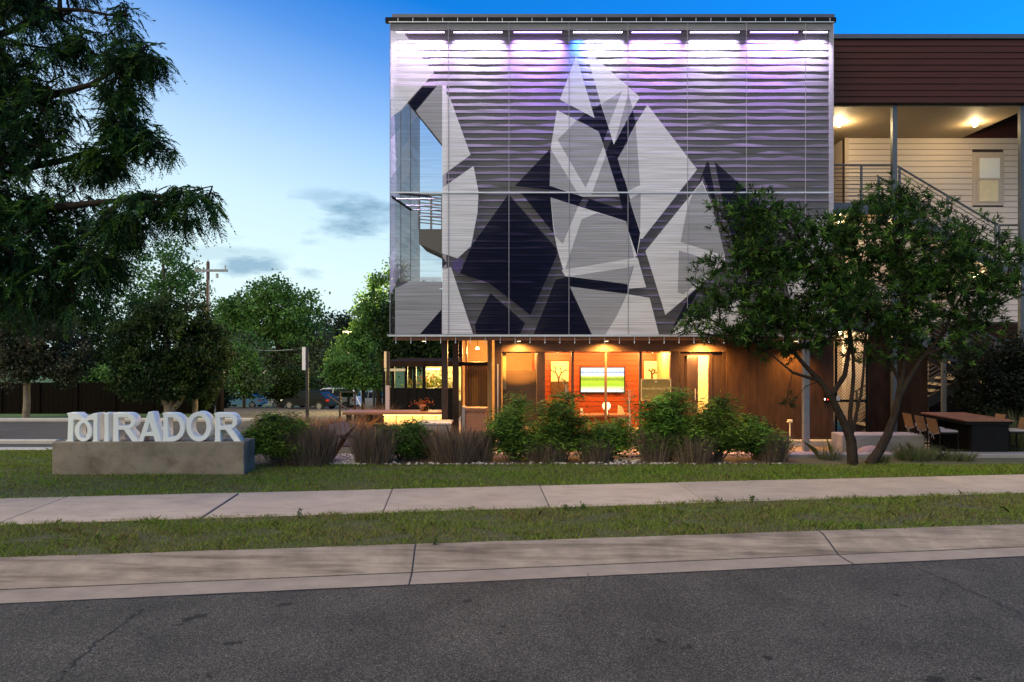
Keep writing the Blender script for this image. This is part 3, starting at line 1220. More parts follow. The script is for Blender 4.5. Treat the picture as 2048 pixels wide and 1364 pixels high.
def lap_board(mb_, x0, x1, y, z0, z1, seg, wav=.003, t0=.006, t1=.024, seed=0):
    """one lap-siding board facing -Y; thicker at its lower edge, bowing a little along its length"""
    rs = np.random.default_rng(seed)
    ph = rs.uniform(0, 6.28, 5)
    am = rs.normal(0, wav, 5)
    fr = np.array([.9, 1.7, 2.9, 4.6, 7.1])
    rows = []
    for j in range(seg + 1):
        x = x0 + (x1 - x0) * j / seg
        o1 = float(np.sum(am * np.sin(fr * x + ph)))
        o2 = float(np.sum(am[::-1] * np.sin(fr * x * .8 + ph[::-1]))) * .5
        rows.append([(x, y - t0 - max(-.003, o2 * .3), z1), (x, y - t0 - (t1 - t0) * .5 - o2, (z0 + z1) / 2), (x, y - t1 - o1, z0 + .0), (x, y, z0 + .002)])
    b = len(mb_.v)
    mb_.v += [q for r in rows for q in r]
    for j in range(seg):
        for k in range(3):
            mb_.f.append((b + j * 4 + k, b + j * 4 + k + 1, b + (j + 1) * 4 + k + 1, b + (j + 1) * 4 + k))
    mb_.f.append((b, b + 3, b + 2, b + 1))
    e = b + seg * 4
    mb_.f.append((e, e + 1, e + 2, e + 3))


def lap_wall(parent, x0, x1, y, z0, z1, pitch, matx, seg, wav, seed, cut=None, shadow_gap=0.0):
    n = max(1, round((z1 - z0) / pitch))
    p = (z1 - z0) / n
    for i in range(n):
        za, zb = z0 + i * p, z0 + (i + 1) * p
        spans = [(x0, x1)]
        if cut:
            for (ca, cb, cz0, cz1) in cut:
                if zb > cz0 and za < cz1:
                    spans = [s for (sa, sb) in spans for s in ((sa, min(sb, ca)), (max(sa, cb), sb)) if s[1] - s[0] > .01]
        for (sa, sb) in spans:
            mb_ = MB()
            lap_board(mb_, sa, sb, y, za + shadow_gap, zb + .004 - shadow_gap, max(2, int(seg * (sb - sa) / (x1 - x0))), wav, seed=seed + i)  # bared strip of dark backing draws the shadow line under each board
            mb_.build('board', matx, parent)


# upper wall: backing plus lap boards
m = MB()
m.box(XL, XR, YW, YW + .2, ZB, ZT - .1).box(XP, XL, YW, YW + .2, ZPORCH, ZT - .1)
uw = m.build('upper_wall', M['soffit_grey'], bld)
lap_wall(uw, XL + .02, XR - .0, YW, ZB + .03, ZPORCH, .163, M['board'], 60, .0020, 10)
lap_wall(uw, XP + .02, XR - .0, YW, ZPORCH + .0, ZT - .16, .163, M['board'], 66, .0020, 200)
for x in (XL - .03, XR):
    box('corner_trim', M['trim'], bld, x, x + .09, YW - .04, YW + .06, ZB, (ZPORCH if x < 0 else ZT - .16))
box('corner_trim', M['trim'], bld, XP - .05, XP + .04, YW - .04, YW + .06, ZPORCH, ZT - .16)
box('side_wall', M['board'], bld, XL + .002, XL + .2, YW + .203, 26, 2.47, ZT - .1)
box('side_wall', M['board'], bld, XR - .2, XR - .002, YW + .203, 30, 2.46, ZT - .1)
box('back_wall', M['board'], bld, XL + 2.2, XR, 29.8, 30, 0, ZT - .1)
pp = box('parapet', M['metalcap'], bld, XP - .06, XR + .12, YW - .06, YW + .26, ZT - .13, ZT)
box('parapet_side', M['metalcap'], bld, XR - .1, XR + .12, YW + .262, 30, ZT - .13, ZT)
box('gutter', M['black'], bld, XP - .2, XR + .1, YW - .19, YW - .062, ZT - .24, ZT - .135)
# roof and porch soffit follow a slightly raked side
m = MB()
xr_b = -2.2
m.prism([(XP, YW + .21, ZT - .3), (XR, YW + .21, ZT - .3), (XR, 29.8, ZT - .3), (xr_b + .85, 29.8, ZT - .3)], (0, 0, .1))
m.build('roof', M['roofdark'], bld)
m = MB()
m.prism([(XP, YW + .002, ZPORCH - .03), (XL, YW + .002, ZPORCH - .03), (XL, 23.0, ZPORCH - .03), (xr_b + .1, 23.0, ZPORCH - .03)], (0, 0, .03))
m.build('porch_soffit', M['soffit_grey'], bld)
m = MB()
m.prism([(XP, YW + .2, ZPORCH), (XP + .1, YW + .2, ZPORCH), (xr_b + .2, 23, ZPORCH), (xr_b + .1, 23, ZPORCH)], (0, 0, ZT - .3 - ZPORCH))
m.build('porch_side_wall', M['board'], bld)
# second-floor porch parapet of horizontal slats, slab above the ground floor
for i in range(8):
    z = ZB + .04 + i * .165
    box('porch_slat', M['board'], bld, XP + .02, XL - .031, YW - .012, YW + .014, z, z + (.15 if i not in (5, 6) else .135))
box('porch_slab', M['soffit_grey'], bld, XP, XL, YW + .05, 22, ZB - .0, ZB + .08)
box('porch_screen_wall', M['board'], bld, XP + .3, XL, 19.4, 19.5, ZB + .08, 3.75)
# third-floor porch: rear balcony with underside and rail
yb = 22.4
m = MB()
m.prism([(X(838, yb), yb, Z(458, yb)), (XL, yb, Z(458, yb)), (XL, yb, Z(526, yb)), (X(838, yb), yb, Z(487, yb))], (0, 2.0, 0))
m.build('balcony', M['board'], bld)
br = empty('balcony_railing', (X(860, yb), yb, Z(458, yb)), 'pale steel railing with sloping bars on the rear balcony seen through the mesh', 'railing')
for px in (838, 862, 884):
    box('post', M['galv'], br, X(px, yb) - .03, X(px, yb) + .03, yb + .02, yb + .08, Z(458, yb), Z(391, yb))
box('top_rail', M['galv'], br, X(836, yb), XL, yb + .01, yb + .09, Z(391, yb), Z(387, yb))
for i in range(9):
    z = Z(452 - i * 6.6, yb)
    MB().prism([(X(838, yb), yb + .04, z + .10), (XL, yb + .04, z - .02), (XL, yb + .04, z + .015), (X(838, yb), yb + .04, z + .135)], (0, .02, 0)).build('bar', M['galv'], br)
# thin steel outriggers that carry the side screen
for (pa, qa, pb_, qb) in ((781, 385, 885, 385), (790, 398, 885, 398), (812, 411, 885, 411), (826, 420, 885, 420), (838, 432, 885, 433)):
    MB().tube([W(pa, qa, 17.3), W(pb_, qb, 17.6)], .016, 6).build('outrigger', M['rail'], bld)
MB().tube([W(783, 393, 17.05), W(822, 420, 18.4)], .03, 6).build('outrigger', M['black'], bld)
MB().tube([W(800, 387, 17.4), W(858, 393, 19.2)], .035, 6).build('outrigger', M['galv'], bld)

# soffit, beam and header over the ground floor
box('soffit', M['fascia'], bld, XP, XR + .1, YW + .021, 19.6, 2.43, ZB - .002)
box('beam', M['fascia'], bld, XP + .0, XR + .1, YM + .06, YW + .02, 2.415, 2.50)
GX = lambda px: X(px, YG)
hz = Z(703, YG)
box('header', M['header'], bld, GX(1000), GX(1452), YG - .03, YG + .12, hz, 2.43)
# floor slab
box('floor_slab', M['slab'], bld, GX(890), X(1672, YG), YG - .42, 29.8, -.6, 0)
# posts and mullions
zt = 2.43
for (pa, pb_, y, z0, z1, mt) in ((883, 895, 17.5, -.16, zt, 'bronze'), (905, 917, 18.3, 0, zt, 'bronze'), (989, 1003, 17.75, 0, zt, 'bronze'), (1074, 1090, 17.78, 0, hz, 'bronze'),
                                 (1143, 1148, YG, 0, hz, 'bronze'), (1210, 1214, YG, 0, hz, 'header'), (1279, 1284, YG, 0, hz, 'bronze'), (1341, 1359, 17.78, 0, hz, 'bronze'), (1446, 1453, 17.78, 0, hz, 'bronze')):
    box('post', M[mt], bld, X(pa, y), X(pb_, y), y, y + .12, z0, z1 - .002)
box('sill', M['bronze'], bld, GX(1090), GX(1341), YG + .01, YG + .1, .002, .07)
box('head_rail', M['bronze'], bld, GX(1090), GX(1341), YG + .01, YG + .1, hz - .03, hz - .004)
for (pa, pb_) in ((1090, 1143), (1148, 1210), (1214, 1279), (1284, 1341), (1004, 1074)):
    box('pane', M['glass'], bld, GX(pa), GX(pb_), YG + .05, YG + .058, .07, hz - .032)
wf = box('window_frame', M['bronze'], bld, GX(1003), GX(1074), YG + .02, YG + .09, hz - .035, hz - .005)
box('blind', M['blind'], bld, GX(1005), GX(1073), YG + .16, YG + .17, .3, Z(741, YG))
box('blind', M['amberwall'], bld, GX(1005), GX(1012), YG + .13, YG + .14, 1.2, hz)
# vestibule left of the window
box('transom', M['black'], bld, X(917, 18.4), X(975, 18.4), 18.36, 18.5, Z(731, 18.4), Z(724, 18.4))
box('pane', M['glass'], bld, X(917, 18.4), X(989, 18.4), 18.42, 18.428, Z(722, 18.4), zt)
for i in range(9):
    xx = X(930 + i * 5, 18.7)
    MB().prism([(xx, 18.7, .05), (xx + .062, 18.7, .05), (xx + .031, 18.76, .05)], (0, 0, Z(731, 18.7) - .05)).build('curtain_fold', M['curtain'], bld)
box('pane', M['glass'], bld, X(905, 18.3), X(989, 18.3), 18.3, 18.308, .05, Z(731, 18.4))
for px in (922, 931):
    box('jamb', M['orangewood'], bld, X(px, 18.6), X(px + 3, 18.6), 18.6, 18.7, 0, zt)
box('jamb', M['amberwall'], bld, X(975, 18.45), X(984, 18.45), 18.45, 18.6, 0, zt)
box('handle', M['rail'], bld, X(995, 17.7), X(996.6, 17.7), 17.66, 17.7, .1, Z(728, 17.7))
# rooms
room = MB()
room.box(GX(905), X(1460, YG), 21.5, 21.6, 0, 2.43)
room.build('room_wall', M['amberwall'], bld)
rw = box('wood_wall', M['bronze'], bld, GX(1070), GX(1352), 20.2, 20.3, 0, 2.43)
nb = 17
for i in range(nb):
    z0 = i * 2.42 / nb
    box('plank', M['orangewood'], rw, GX(1070), GX(1352), 20.178 + random.uniform(0, .006), 20.2, z0 + .006, z0 + 2.42 / nb - .006)
box('partition', M['amberwall'], bld, GX(1352), GX(1357), YG + .2, 20.2, 0, 2.43)
box('partition', M['curtain'], bld, GX(1075), GX(1080), YG + .2, 21.5, 0, 2.43)
box('ceiling', M['header'], bld, GX(890), GX(1456), 19.602, 21.6, 2.42, 2.5)
# pictures, screen
pic = empty('wall_picture', W(1120, 775, 20.17), 'cream framed print of a bare branching tree hung on orange wood, left of the screen', 'picture')
box('canvas', M['canvas'], pic, X(1102, 20.17), X(1137, 20.17), 20.13, 20.17, Z(790, 20.17), Z(723, 20.17))


def sprig(parent, px, py, L, ang, depth, y, r, nm='branch'):
    p0 = W(px, py, y)
    p1 = W(px + math.cos(ang) * L, py - math.sin(ang) * L, y)
    MB().tube([p0, p1], [r, r * .75], 4).build(nm, M['ink'], parent)
    if depth:
        q = (px + math.cos(ang) * L, py - math.sin(ang) * L)
        for d in (-.55, .5):
            sprig(parent, q[0], q[1], L * random.uniform(.6, .8), ang + d + random.gauss(0, .15), depth - 1, y, r * .75, nm)


sprig(pic, 1118, 774, 17, 1.6, 3, 20.12, .020)
box('ground_strip', M['ink'], pic, X(1102, 20.12), X(1137, 20.12), 20.118, 20.128, Z(790, 20.12), Z(763, 20.12))
pic2 = empty('wall_picture', W(1305, 757, 20.17), 'cream square print of a leafy branching tree behind the olive plaque', 'picture')
box('canvas', M['canvas'], pic2, X(1288, 20.17), X(1323, 20.17), 20.13, 20.17, Z(762, 20.17), Z(722, 20.17))
sprig(pic2, 1304, 757, 8, 1.6, 4, 20.12, .030)
tv = empty('wall_screen', W(1205, 784, 20.15), 'lit wall screen showing a bright green field under blue sky', 'screen')
box('casing', M['black'], tv, X(1160, 20.15), X(1250, 20.15), 20.12, 20.177, Z(786, 20.15), Z(733.5, 20.15))
ms = bpy.data.materials.new('screen_picture')
ms.use_nodes = True
t = ms.node_tree
bs = t.nodes['Principled BSDF']
co = t.nodes.new('ShaderNodeTexCoord')
se = t.nodes.new('ShaderNodeSeparateXYZ')
t.links.new(co.outputs['Generated'], se.inputs[0])
nn = t.nodes.new('ShaderNodeTexNoise')
nn.inputs['Scale'].default_value = 5
nn.inputs['Detail'].default_value = 6
mpn = t.nodes.new('ShaderNodeMapping')
mpn.inputs['Scale'].default_value = (3, 1, 2.4)
t.links.new(co.outputs['Generated'], mpn.inputs[0])
t.links.new(mpn.outputs[0], nn.inputs[0])
ad = t.nodes.new('ShaderNodeMath')
ad.operation = 'MULTIPLY_ADD'
t.links.new(nn.outputs[0], ad.inputs[0])
ad.inputs[1].default_value = .13
t.links.new(se.outputs[2], ad.inputs[2])
rr = t.nodes.new('ShaderNodeValToRGB')
t.links.new(ad.outputs[0], rr.inputs[0])
e = rr.color_ramp.elements
e[0].position = .1
e[0].color = (.95, .95, .85, 1)
e[1].position = 1.0
e[1].color = (1, 1, 1, 1)
for p, c in ((.25, (.75, .85, .35)), (.33, (.30, .55, .02)), (.5, (.42, .62, .03)), (.6, (.12, .28, .01)), (.70, (.55, .70, .10)), (.74, (.92, .95, 1)), (.82, (.75, .85, 1)), (.88, (.06, .28, .9)), (.95, (.9, .95, 1))):
    q = e.new(p)
    q.color = (*c, 1)
t.links.new(rr.outputs[0], bs.inputs['Emission Color'])
bs.inputs['Emission Strength'].default_value = 1.35
bs.inputs['Base Color'].default_value = (.02, .02, .02, 1)
box('display', ms, tv, X(1162, 20.12), X(1248, 20.12), 20.112, 20.118, Z(784, 20.12), Z(735.5, 20.12))
# counter and things by the window
cz = Z(828, 18.9)
ct = empty('window_counter', (X(1215, 18.9), 18.9, 0), 'wooden counter inside the shop window below the screen', 'counter')
box('top', M['tablewood'], ct, X(1120, 18.9), X(1262, 18.9), 18.6, 19.2, cz - .05, cz)
box('front', M['orangewood'], ct, X(1122, 18.9), X(1260, 18.9), 18.68, 18.74, 0, cz - .052)
mdl = emit('lamp_shade_glow', (1.0, .72, .38), 2.2)
tl = empty('table_lamp', (X(1213, 18.8), 18.8, cz), 'round cream table lamp on the window counter', 'lamp')
prof_l = [(.02, 0), (.03, .05), (.025, .12), (.07, .13), (.105, .19), (.11, .24), (.08, .30), (.03, .315)]
m = MB()
for (r_, z_) in prof_l:
    m.v += [(tl.location.x + r_ * math.cos(k * math.pi / 6), 18.8 + r_ * math.sin(k * math.pi / 6), cz + z_) for k in range(12)]
for i in range(len(prof_l) - 1):
    for k in range(12):
        m.f.append((i * 12 + k, i * 12 + (k + 1) % 12, (i + 1) * 12 + (k + 1) % 12, (i + 1) * 12 + k))
m.build('shade', mdl, tl, smooth=True)
pc = empty('card_holder', (X(1164, 18.8), 18.8, cz), 'small white card standing on the window counter', 'card')
MB().prism([(X(1161, 18.8), 18.8, cz), (X(1166, 18.8), 18.8, cz), (X(1166, 18.8), 18.83, cz + .16), (X(1161, 18.8), 18.83, cz + .16)], (0, .01, 0)).build('card', M['white'], pc)
pc = empty('desk_fan', (X(1243, 18.8), 18.8, cz), 'cream angular desk ornament at the end of the window counter', 'ornament')
MB().prism([(X(1236, 18.8), 18.78, cz), (X(1250, 18.8), 18.78, cz), (X(1244, 18.8), 18.78, cz + .2), (X(1237, 18.8), 18.78, cz + .24)], (0, .1, 0)).build('body', M['canvas'], pc)

# entrance door ajar with a bright lobby
dy = 17.9
dl = box('door_frame', M['bronze'], bld, X(1359, dy), X(1367, dy), dy - .05, dy + .08, 0, hz - .005)
box('door_frame', M['bronze'], bld, X(1418, dy), X(1424, dy), dy - .05, dy + .08, 0, hz - .005)
box('door_frame', M['bronze'], bld, X(1424, dy), X(1446, dy), dy - .0, dy + .06, 0, hz - .005)
box('door_head', M['bronze'], bld, X(1367, dy), X(1418, dy), dy - .05, dy + .08, Z(711, dy), hz - .005)
dr = MB()
dr.prism([(X(1372, dy), dy + .12, .02), (X(1391, 18.7), 18.65, .02), (X(1391, 18.7) + .05, 18.63, .02), (X(1372, dy) + .05, dy + .1, .02)], (0, 0, 2.0))
door = dr.build('door', M['bronze'], bld)
box('handle', M['rail'], door, X(1389, 18.4), X(1390.5, 18.4), 18.36, 18.4, .9, 1.2)
box('lobby_wall', M['canvas'], bld, X(1385, 19.2), X(1425, 19.2), 19.2, 19.3, 0, 2.42)
box('side_light', M['amberwall'], bld, X(1376, 18.9), X(1384, 18.9), 18.9, 19.0, .0, 2.42)

# weathering-steel panels right of the door
py_ = 17.72
pxs = [1453, 1500, 1514, 1590, 1642, 1668]
for i in range(len(pxs) - 1):
    box('corten_panel', M['corten'], bld, X(pxs[i], py_) + .004, X(pxs[i + 1], py_) - .004, py_, py_ + .05, .012, 2.425)
box('panel_backing', M['bronze'], bld, X(1453, py_), X(1668, py_), py_ + .052, py_ + .12, 0, 2.42)
box('base_strip', M['bronze'], bld, X(1453, py_), X(1668, py_), py_ - .012, py_ + .04, .0, .05)

# soffit downlights
WARM = (1.0, .50, .12)
for i, (px, y, wt, ang) in enumerate(((1038, 17.45, 380, 165), (1213, 17.45, 460, 165), (1412, 17.45, 460, 165), (1592, 17.40, 200, 120), (1130, 19.4, 0, 100), (848, 17.5, 120, 130))):
    if wt == 0:
        continue
    zl = 2.425 - (.0)
    e = empty('downlight', (X(px, y), y, zl), {1038: 'warm soffit downlight over the window with the brown blind', 1213: 'warm soffit downlight over the window showing the wall screen', 1412: 'warm soffit downlight over the entrance door', 1592: 'warm soffit downlight washing the rusty steel wall', 848: 'warm downlight in the porch soffit beside the corner post'}[px], 'light', 'soffit downlights')
    m = MB()
    m.tube([(X(px, y), y, zl - .03), (X(px, y), y, zl + .0)], [.055, .055], 14)
    m.build('ring', M['rail'], e)
    m = MB()
    m.tube([(X(px, y), y, zl - .036), (X(px, y), y, zl - .031)], [.042, .042], 14)
    m.build('lens', emit('downlight_lens', (1, .72, .35), 9), e)
    spot_light('beam', (X(px, y), y, zl - .05), (X(px, y), y + .16, 0), wt, WARM, e, ang, 1.0, .03)
# room lamps (pendants just under the ceilings)
for (px, y, z, wt, lab) in ((1115, 19.2, 2.3, 120, 'left pendant lamp in the orange room'), (1212, 18.9, 2.3, 100, 'middle pendant lamp in the orange room before the screen'), (1305, 19.2, 2.3, 120, 'right pendant lamp in the orange room above the plaque'),
                            (955, 19.2, 2.25, 130, 'pendant lamp in the curtained vestibule'), (1400, 18.4, 2.3, 220, 'pendant lamp in the bright entrance lobby'), (1040, 20.0, 2.2, 70, 'pendant lamp behind the brown blind')):
    e = empty('pendant_lamp', (X(px, y), y, z), lab, 'lamp', 'pendant lamps in the ground floor rooms')
    MB().tube([(X(px, y), y, z), (X(px, y), y, 2.43)], .006, 5).build('stem', M['black'], e)
    m = MB()
    m.tube([(X(px, y), y, z - .07), (X(px, y), y, z - .035), (X(px, y), y, z)], [.06, .055, .02], 12)
    m.build('globe', emit('pendant_globe', (1, .70, .36), 5), e, True)
    point_light('glow', (X(px, y), y, z - .12), wt * 1.6, (1.0, .48, .14), e, .06)

# ------------------------------------------------------------------ printed mesh screen
screen = empty('mesh_screen', (2.2, YM, 2.5), 'tall woven wire screen printed with grey white and navy shards, hung before the wall', 'screen')
SHARDS = []


def sh(cls, origin, s, pts):
    SHARDS.append((cls, [(origin[0] + x / s, origin[1] + y / s) for x, y in pts]))


T1, T2 = (1020, 80), (1020, 360)
k = 4.2636
px1 = lambda cls, pts: SHARDS.append((cls, pts))
sh('L', T1, k, [(563, 135), (425, 508), (722, 665)])
sh('L', T1, k, [(642, 75), (1108, 487), (1048, 585), (885, 892), (840, 745), (775, 545)])
sh('G', T1, k, [(955, 435), (780, 545), (838, 738)])
sh('G', T1, k, [(1010, 450), (890, 880), (1047, 590)])
sh('D', T1, k, [(775, 545), (700, 590), (722, 665), (645, 630), (575, 680), (755, 780), (790, 882), (840, 748)])
sh('L', T1, k, [(400, 598), (755, 780), (790, 880), (935, 1335), (620, 1335), (338, 1243), (350, 900)])
sh('G', T1, k, [(405, 850), (570, 685), (755, 780), (800, 900), (645, 1262)])
sh('G', T1, k, [(348, 930), (338, 1243), (585, 1318)])
sh('G', T1, k, [(822, 965), (695, 1320), (928, 1320)])
sh('L', T1, k, [(1172, 552), (1595, 1103), (1395, 1364), (1100, 1900), (1000, 1290), (918, 1012), (1000, 875), (1012, 830), (1072, 715)])
sh('G', T1, k, [(1072, 720), (1012, 835), (1005, 1285), (1110, 1240)])
sh('G', T1, k, [(1000, 875), (918, 1012), (1005, 1290)])
sh('D', T1, k, [(1048, 597), (885, 893), (868, 850), (815, 958), (935, 1340), (1005, 1290), (918, 1012), (1012, 830), (1072, 718)])
sh('D', T1, k, [(345, 925), (338, 1243), (480, 1290), (40, 1245)])
# lower half
px1('D', [(1017, 388), (943, 492), (920, 547), (978, 566), (1061, 630), (1116, 505), (1113, 497)])
px1('D', [(981, 586), (950, 649), (952, 668), (1040, 668), (1050, 646)])
sh('D', T2, k, [(90, 105), (345, 105), (345, 150), (378, 460)])
sh('L', T2, k, [(345, 148), (620, 150), (900, 240), (992, 352), (1008, 430), (1085, 640), (1060, 670), (1005, 885), (470, 820), (405, 600), (370, 420)])
sh('G', T2, k, [(610, 335), (745, 280), (992, 352), (1010, 440), (1060, 665), (530, 765), (470, 755)])
sh('G', T2, k, [(345, 148), (585, 215), (450, 545), (385, 480)])
sh('L', T2, k, [(440, 768), (1082, 662), (1055, 735), (500, 822), (470, 818)])
sh('G', T2, k, [(1050, 738), (1008, 890), (520, 820)])
sh('L', T2, k, [(1055, 735), (1085, 655), (1160, 912), (1190, 1005), (1275, 1320), (815, 1320), (1000, 975), (1012, 890)])
sh('G', T2, k, [(510, 908), (1000, 972), (910, 1160), (815, 1320), (695, 1320)])
sh('D', T2, k, [(390, 848), (505, 822), (1012, 890), (1000, 970), (510, 908), (698, 1320), (200, 1320)])
sh('D', T2, k, [(130, 100), (470, 95), (960, 252), (940, 170), (895, -10), (975, -10), (1110, 450), (1080, 640), (1008, 430), (992, 352), (345, 148)])
sh('B', T2, k, [(625, 150), (670, 165), (640, 235), (585, 215)])
sh('L', T2, k, [(1020, 170), (1110, 100), (1510, 20), (1130, 500), (1110, 450)])
sh('G', T2, k, [(1020, 165), (1115, 110), (1110, 440)])
sh('L', T2, k, [(1640, 5), (1735, 250), (1840, 700), (1490, 1010), (1325, 1150), (1155, 605)])
sh('G', T2, k, [(1560, 110), (1510, 240), (1455, 528), (1835, 650), (1735, 250), (1640, 25)])
sh('G', T2, k, [(1440, 600), (1430, 960), (1480, 975), (1690, 800), (1770, 705)])
sh('B', T2, k, [(1515, 10), (1640, 0), (1155, 605), (1325, 1150), (1365, 1320), (1270, 1320), (1190, 1005), (1010, 975), (1015, 925), (1165, 915), (1085, 640), (1110, 500), (1130, 500)])
px1('D', [(1429, 323), (1514, 398), (1530, 430), (1545, 470), (1520, 560), (1474, 536), (1462, 470), (1445, 400)])
px1('D', [(1414, 323), (1418, 326), (1434, 412), (1440, 440), (1428, 408), (1406, 352), (1393, 378)])
px1('L', [(1655, 420), (1560, 520), (1600, 668), (1655, 668)])
px1('D', [(1380, 590), (1400, 575), (1365, 640), (1345, 655)])
px1('L', [(1340, 668), (1360, 640), (1480, 600), (1540, 668)])
# left bay
px1('L', [(781, 62), (805, 62), (868, 145), (800, 222), (781, 235)])
px1('D', [(844, 175), (870, 175), (829, 222), (818, 207)])
px1('L', [(884, 172), (889, 182), (900, 196), (941, 310), (886, 350), (884, 350)])
px1('G', [(880, 165), (884, 172), (884, 288), (838, 231), (832, 222)])
px1('L', [(947, 332), (957, 384), (955, 425), (942, 492), (915, 517), (884, 506), (884, 376)])
px1('L', [(884, 540), (902, 534), (946, 668), (884, 668)])
px1('P', [(903, 524), (917, 515), (927, 520), (920, 547), (905, 540)])
px1('G', [(790, 577), (838, 554), (883, 554), (883, 619), (840, 668), (790, 668)])
px1('D', [(883, 619), (883, 668), (840, 668)])
px1('D', [(884, 513), (893.6, 526), (884, 537)])

CLS = ['B', 'L', 'G', 'D', 'P']
PRINT = [meshcloth('mesh_plain', (.060, .056, .058), .24), meshcloth('mesh_pale_print', (.78, .76, .77), .76), meshcloth('mesh_grey_print', (.42, .415, .43), .72),
         meshcloth('mesh_navy_print', (.006, .008, .022), .90), meshcloth('mesh_violet_print', (.10, .075, .20), .75)]


def inside(poly, x, y):
    c = False
    n = len(poly)
    for i in range(n):
        x1, y1 = poly[i]
        x2, y2 = poly[(i + 1) % n]
        if (y1 > y) != (y2 > y) and x < (x2 - x1) * (y - y1) / (y2 - y1) + x1:
            c = not c
    return c


seams = [780, 897, 1018, 1138, 1256, 1375, 1493, 1611, 1667]
top_y, bot_y = 46, 669
cv, ce = [], []


def addpoly(pts):
    b = len(cv)
    cv.extend(Vector((min(1667, max(780, x)), min(bot_y, max(top_y, y)))) for x, y in pts)
    n = len(pts)
    ce.extend((b + i, b + (i + 1) % n) for i in range(n))


addpoly([(780, top_y), (1667, top_y), (1667, bot_y), (780, bot_y)])
for s in seams[1:-1]:
    b = len(cv)
    cv += [Vector((s, top_y)), Vector((s, bot_y))]
    ce.append((b, b + 1))
for _, p in SHARDS:
    addpoly(p)
ov, oe, of, _, _, _ = delaunay_2d_cdt(cv, ce, [], 0, .01)
panels = [[[], []] for _ in seams[1:]]
for f in of:
    cx = sum(ov[i].x for i in f) / 3
    cy = sum(ov[i].y for i in f) / 3
    cls = 'B'
    for c_, p in SHARDS:
        if inside(p, cx, cy):
            cls = c_
    pi = max(0, min(len(panels) - 1, sum(cx > s for s in seams[1:-1])))
    panels[pi][0].append(f)
    panels[pi][1].append(CLS.index(cls))
for fs_, cl in panels:
    used = sorted({i for f in fs_ for i in f})
    mp2 = {u: j for j, u in enumerate(used)}
    me = bpy.data.meshes.new('mesh_panel')
    me.from_pydata([tuple(W(ov[i].x, ov[i].y, YM)) for i in used], [], [[mp2[i] for i in f] for f in fs_])
    for pm in PRINT:
        me.materials.append(pm)
    me.polygons.foreach_set('material_index', cl)
    link('mesh_panel', me, None, screen)
# side return, raked in plan
sx0, sy0, sx1, sy1 = X(780, YM), YM, X(838, 19.7), 19.7
for (u0, u1) in ((0, .32), (.32, .66), (.66, 1)):
    quads = MB()
    idxs = []
    zz = np.linspace(Z(bot_y, YM), Z(top_y, YM), 9)
    for j in range(8):
        a = (sx0 + (sx1 - sx0) * u0, sy0 + (sy1 - sy0) * u0)
        b = (sx0 + (sx1 - sx0) * u1, sy0 + (sy1 - sy0) * u1)
        dz = .55
        quads.add([(*a, zz[j]), (*b, min(zz[-1], zz[j] + (dz if 0 < j else 0))), (*b, min(zz[-1], zz[j + 1] + (dz if j < 7 else 0))), (*a, zz[j + 1])], [(0, 1, 2, 3)])
        idxs.append([2, 1, 2, 2, 1, 2, 1, 1][(j + 3 * int(u0 * 3.1)) % 8] if j else 0)
    me = bpy.data.meshes.new('side_mesh_panel')
    me.from_pydata(quads.v, [], quads.f)
    for pm in PRINT:
        me.materials.append(pm)
    me.polygons.foreach_set('material_index', idxs)
    link('side_mesh_panel', me, None, screen)
for px in seams:
    MB().tube([W(px, top_y, YM - .012), W(px, bot_y, YM - .012)], .0075, 5).build('seam_cable', M['cable'], screen)
for u in (.32, .66, 1):
    x, y = sx0 + (sx1 - sx0) * u, sy0 + (sy1 - sy0) * u
    MB().tube([(x + .012, y, Z(bot_y, YM)), (x + .012, y, Z(top_y, YM))], .009, 5).build('seam_cable', M['cable'], screen)
box('top_rail', M['rail'], screen, X(778, YM), X(1668, YM), YM - .02, YM + .02, Z(45, YM), Z(43.5, YM))
box('middle_rail', M['rail'], screen, X(781, YM), X(1666, YM), YM - .03, YM - .014, Z(386.5, YM), Z(384, YM))
box('bottom_rail', M['rail'], screen, X(777, YM), X(1668, YM), YM - .035, YM + .03, Z(673, YM), Z(669.2, YM))
box('top_channel', M['soffit_grey'], screen, X(782, YM + .1), X(1664, YM + .1), YM + .04, YM + .07, Z(58, YM), Z(46, YM))
bk, hk = None, None
for i in range(30):
    px = 796 + i * 29.8
    if px > 1665:
        break
    p = W(px, 40, YM)
    if bk is None:
        bk = MB().tube([(0, 0, -.05), (0, 0, .05)], .008, 5).mesh('stand_off')
        bk.materials.append(M['rail'])
        hk = MB().tube([(0, 0, 0), (0, 0, -.12), (0, 0, -.15)], [.006, .008, .016], 6).mesh('turnbuckle')
        hk.materials.append(M['rail'])
    for nm, me, q in (('stand_off', bk, p), ('turnbuckle', hk, W(px - 4, 673.5, YM))):
        o = bpy.data.objects.new(nm, me)
        C.objects.link(o)
        o.location = q
        adopt(o, screen)

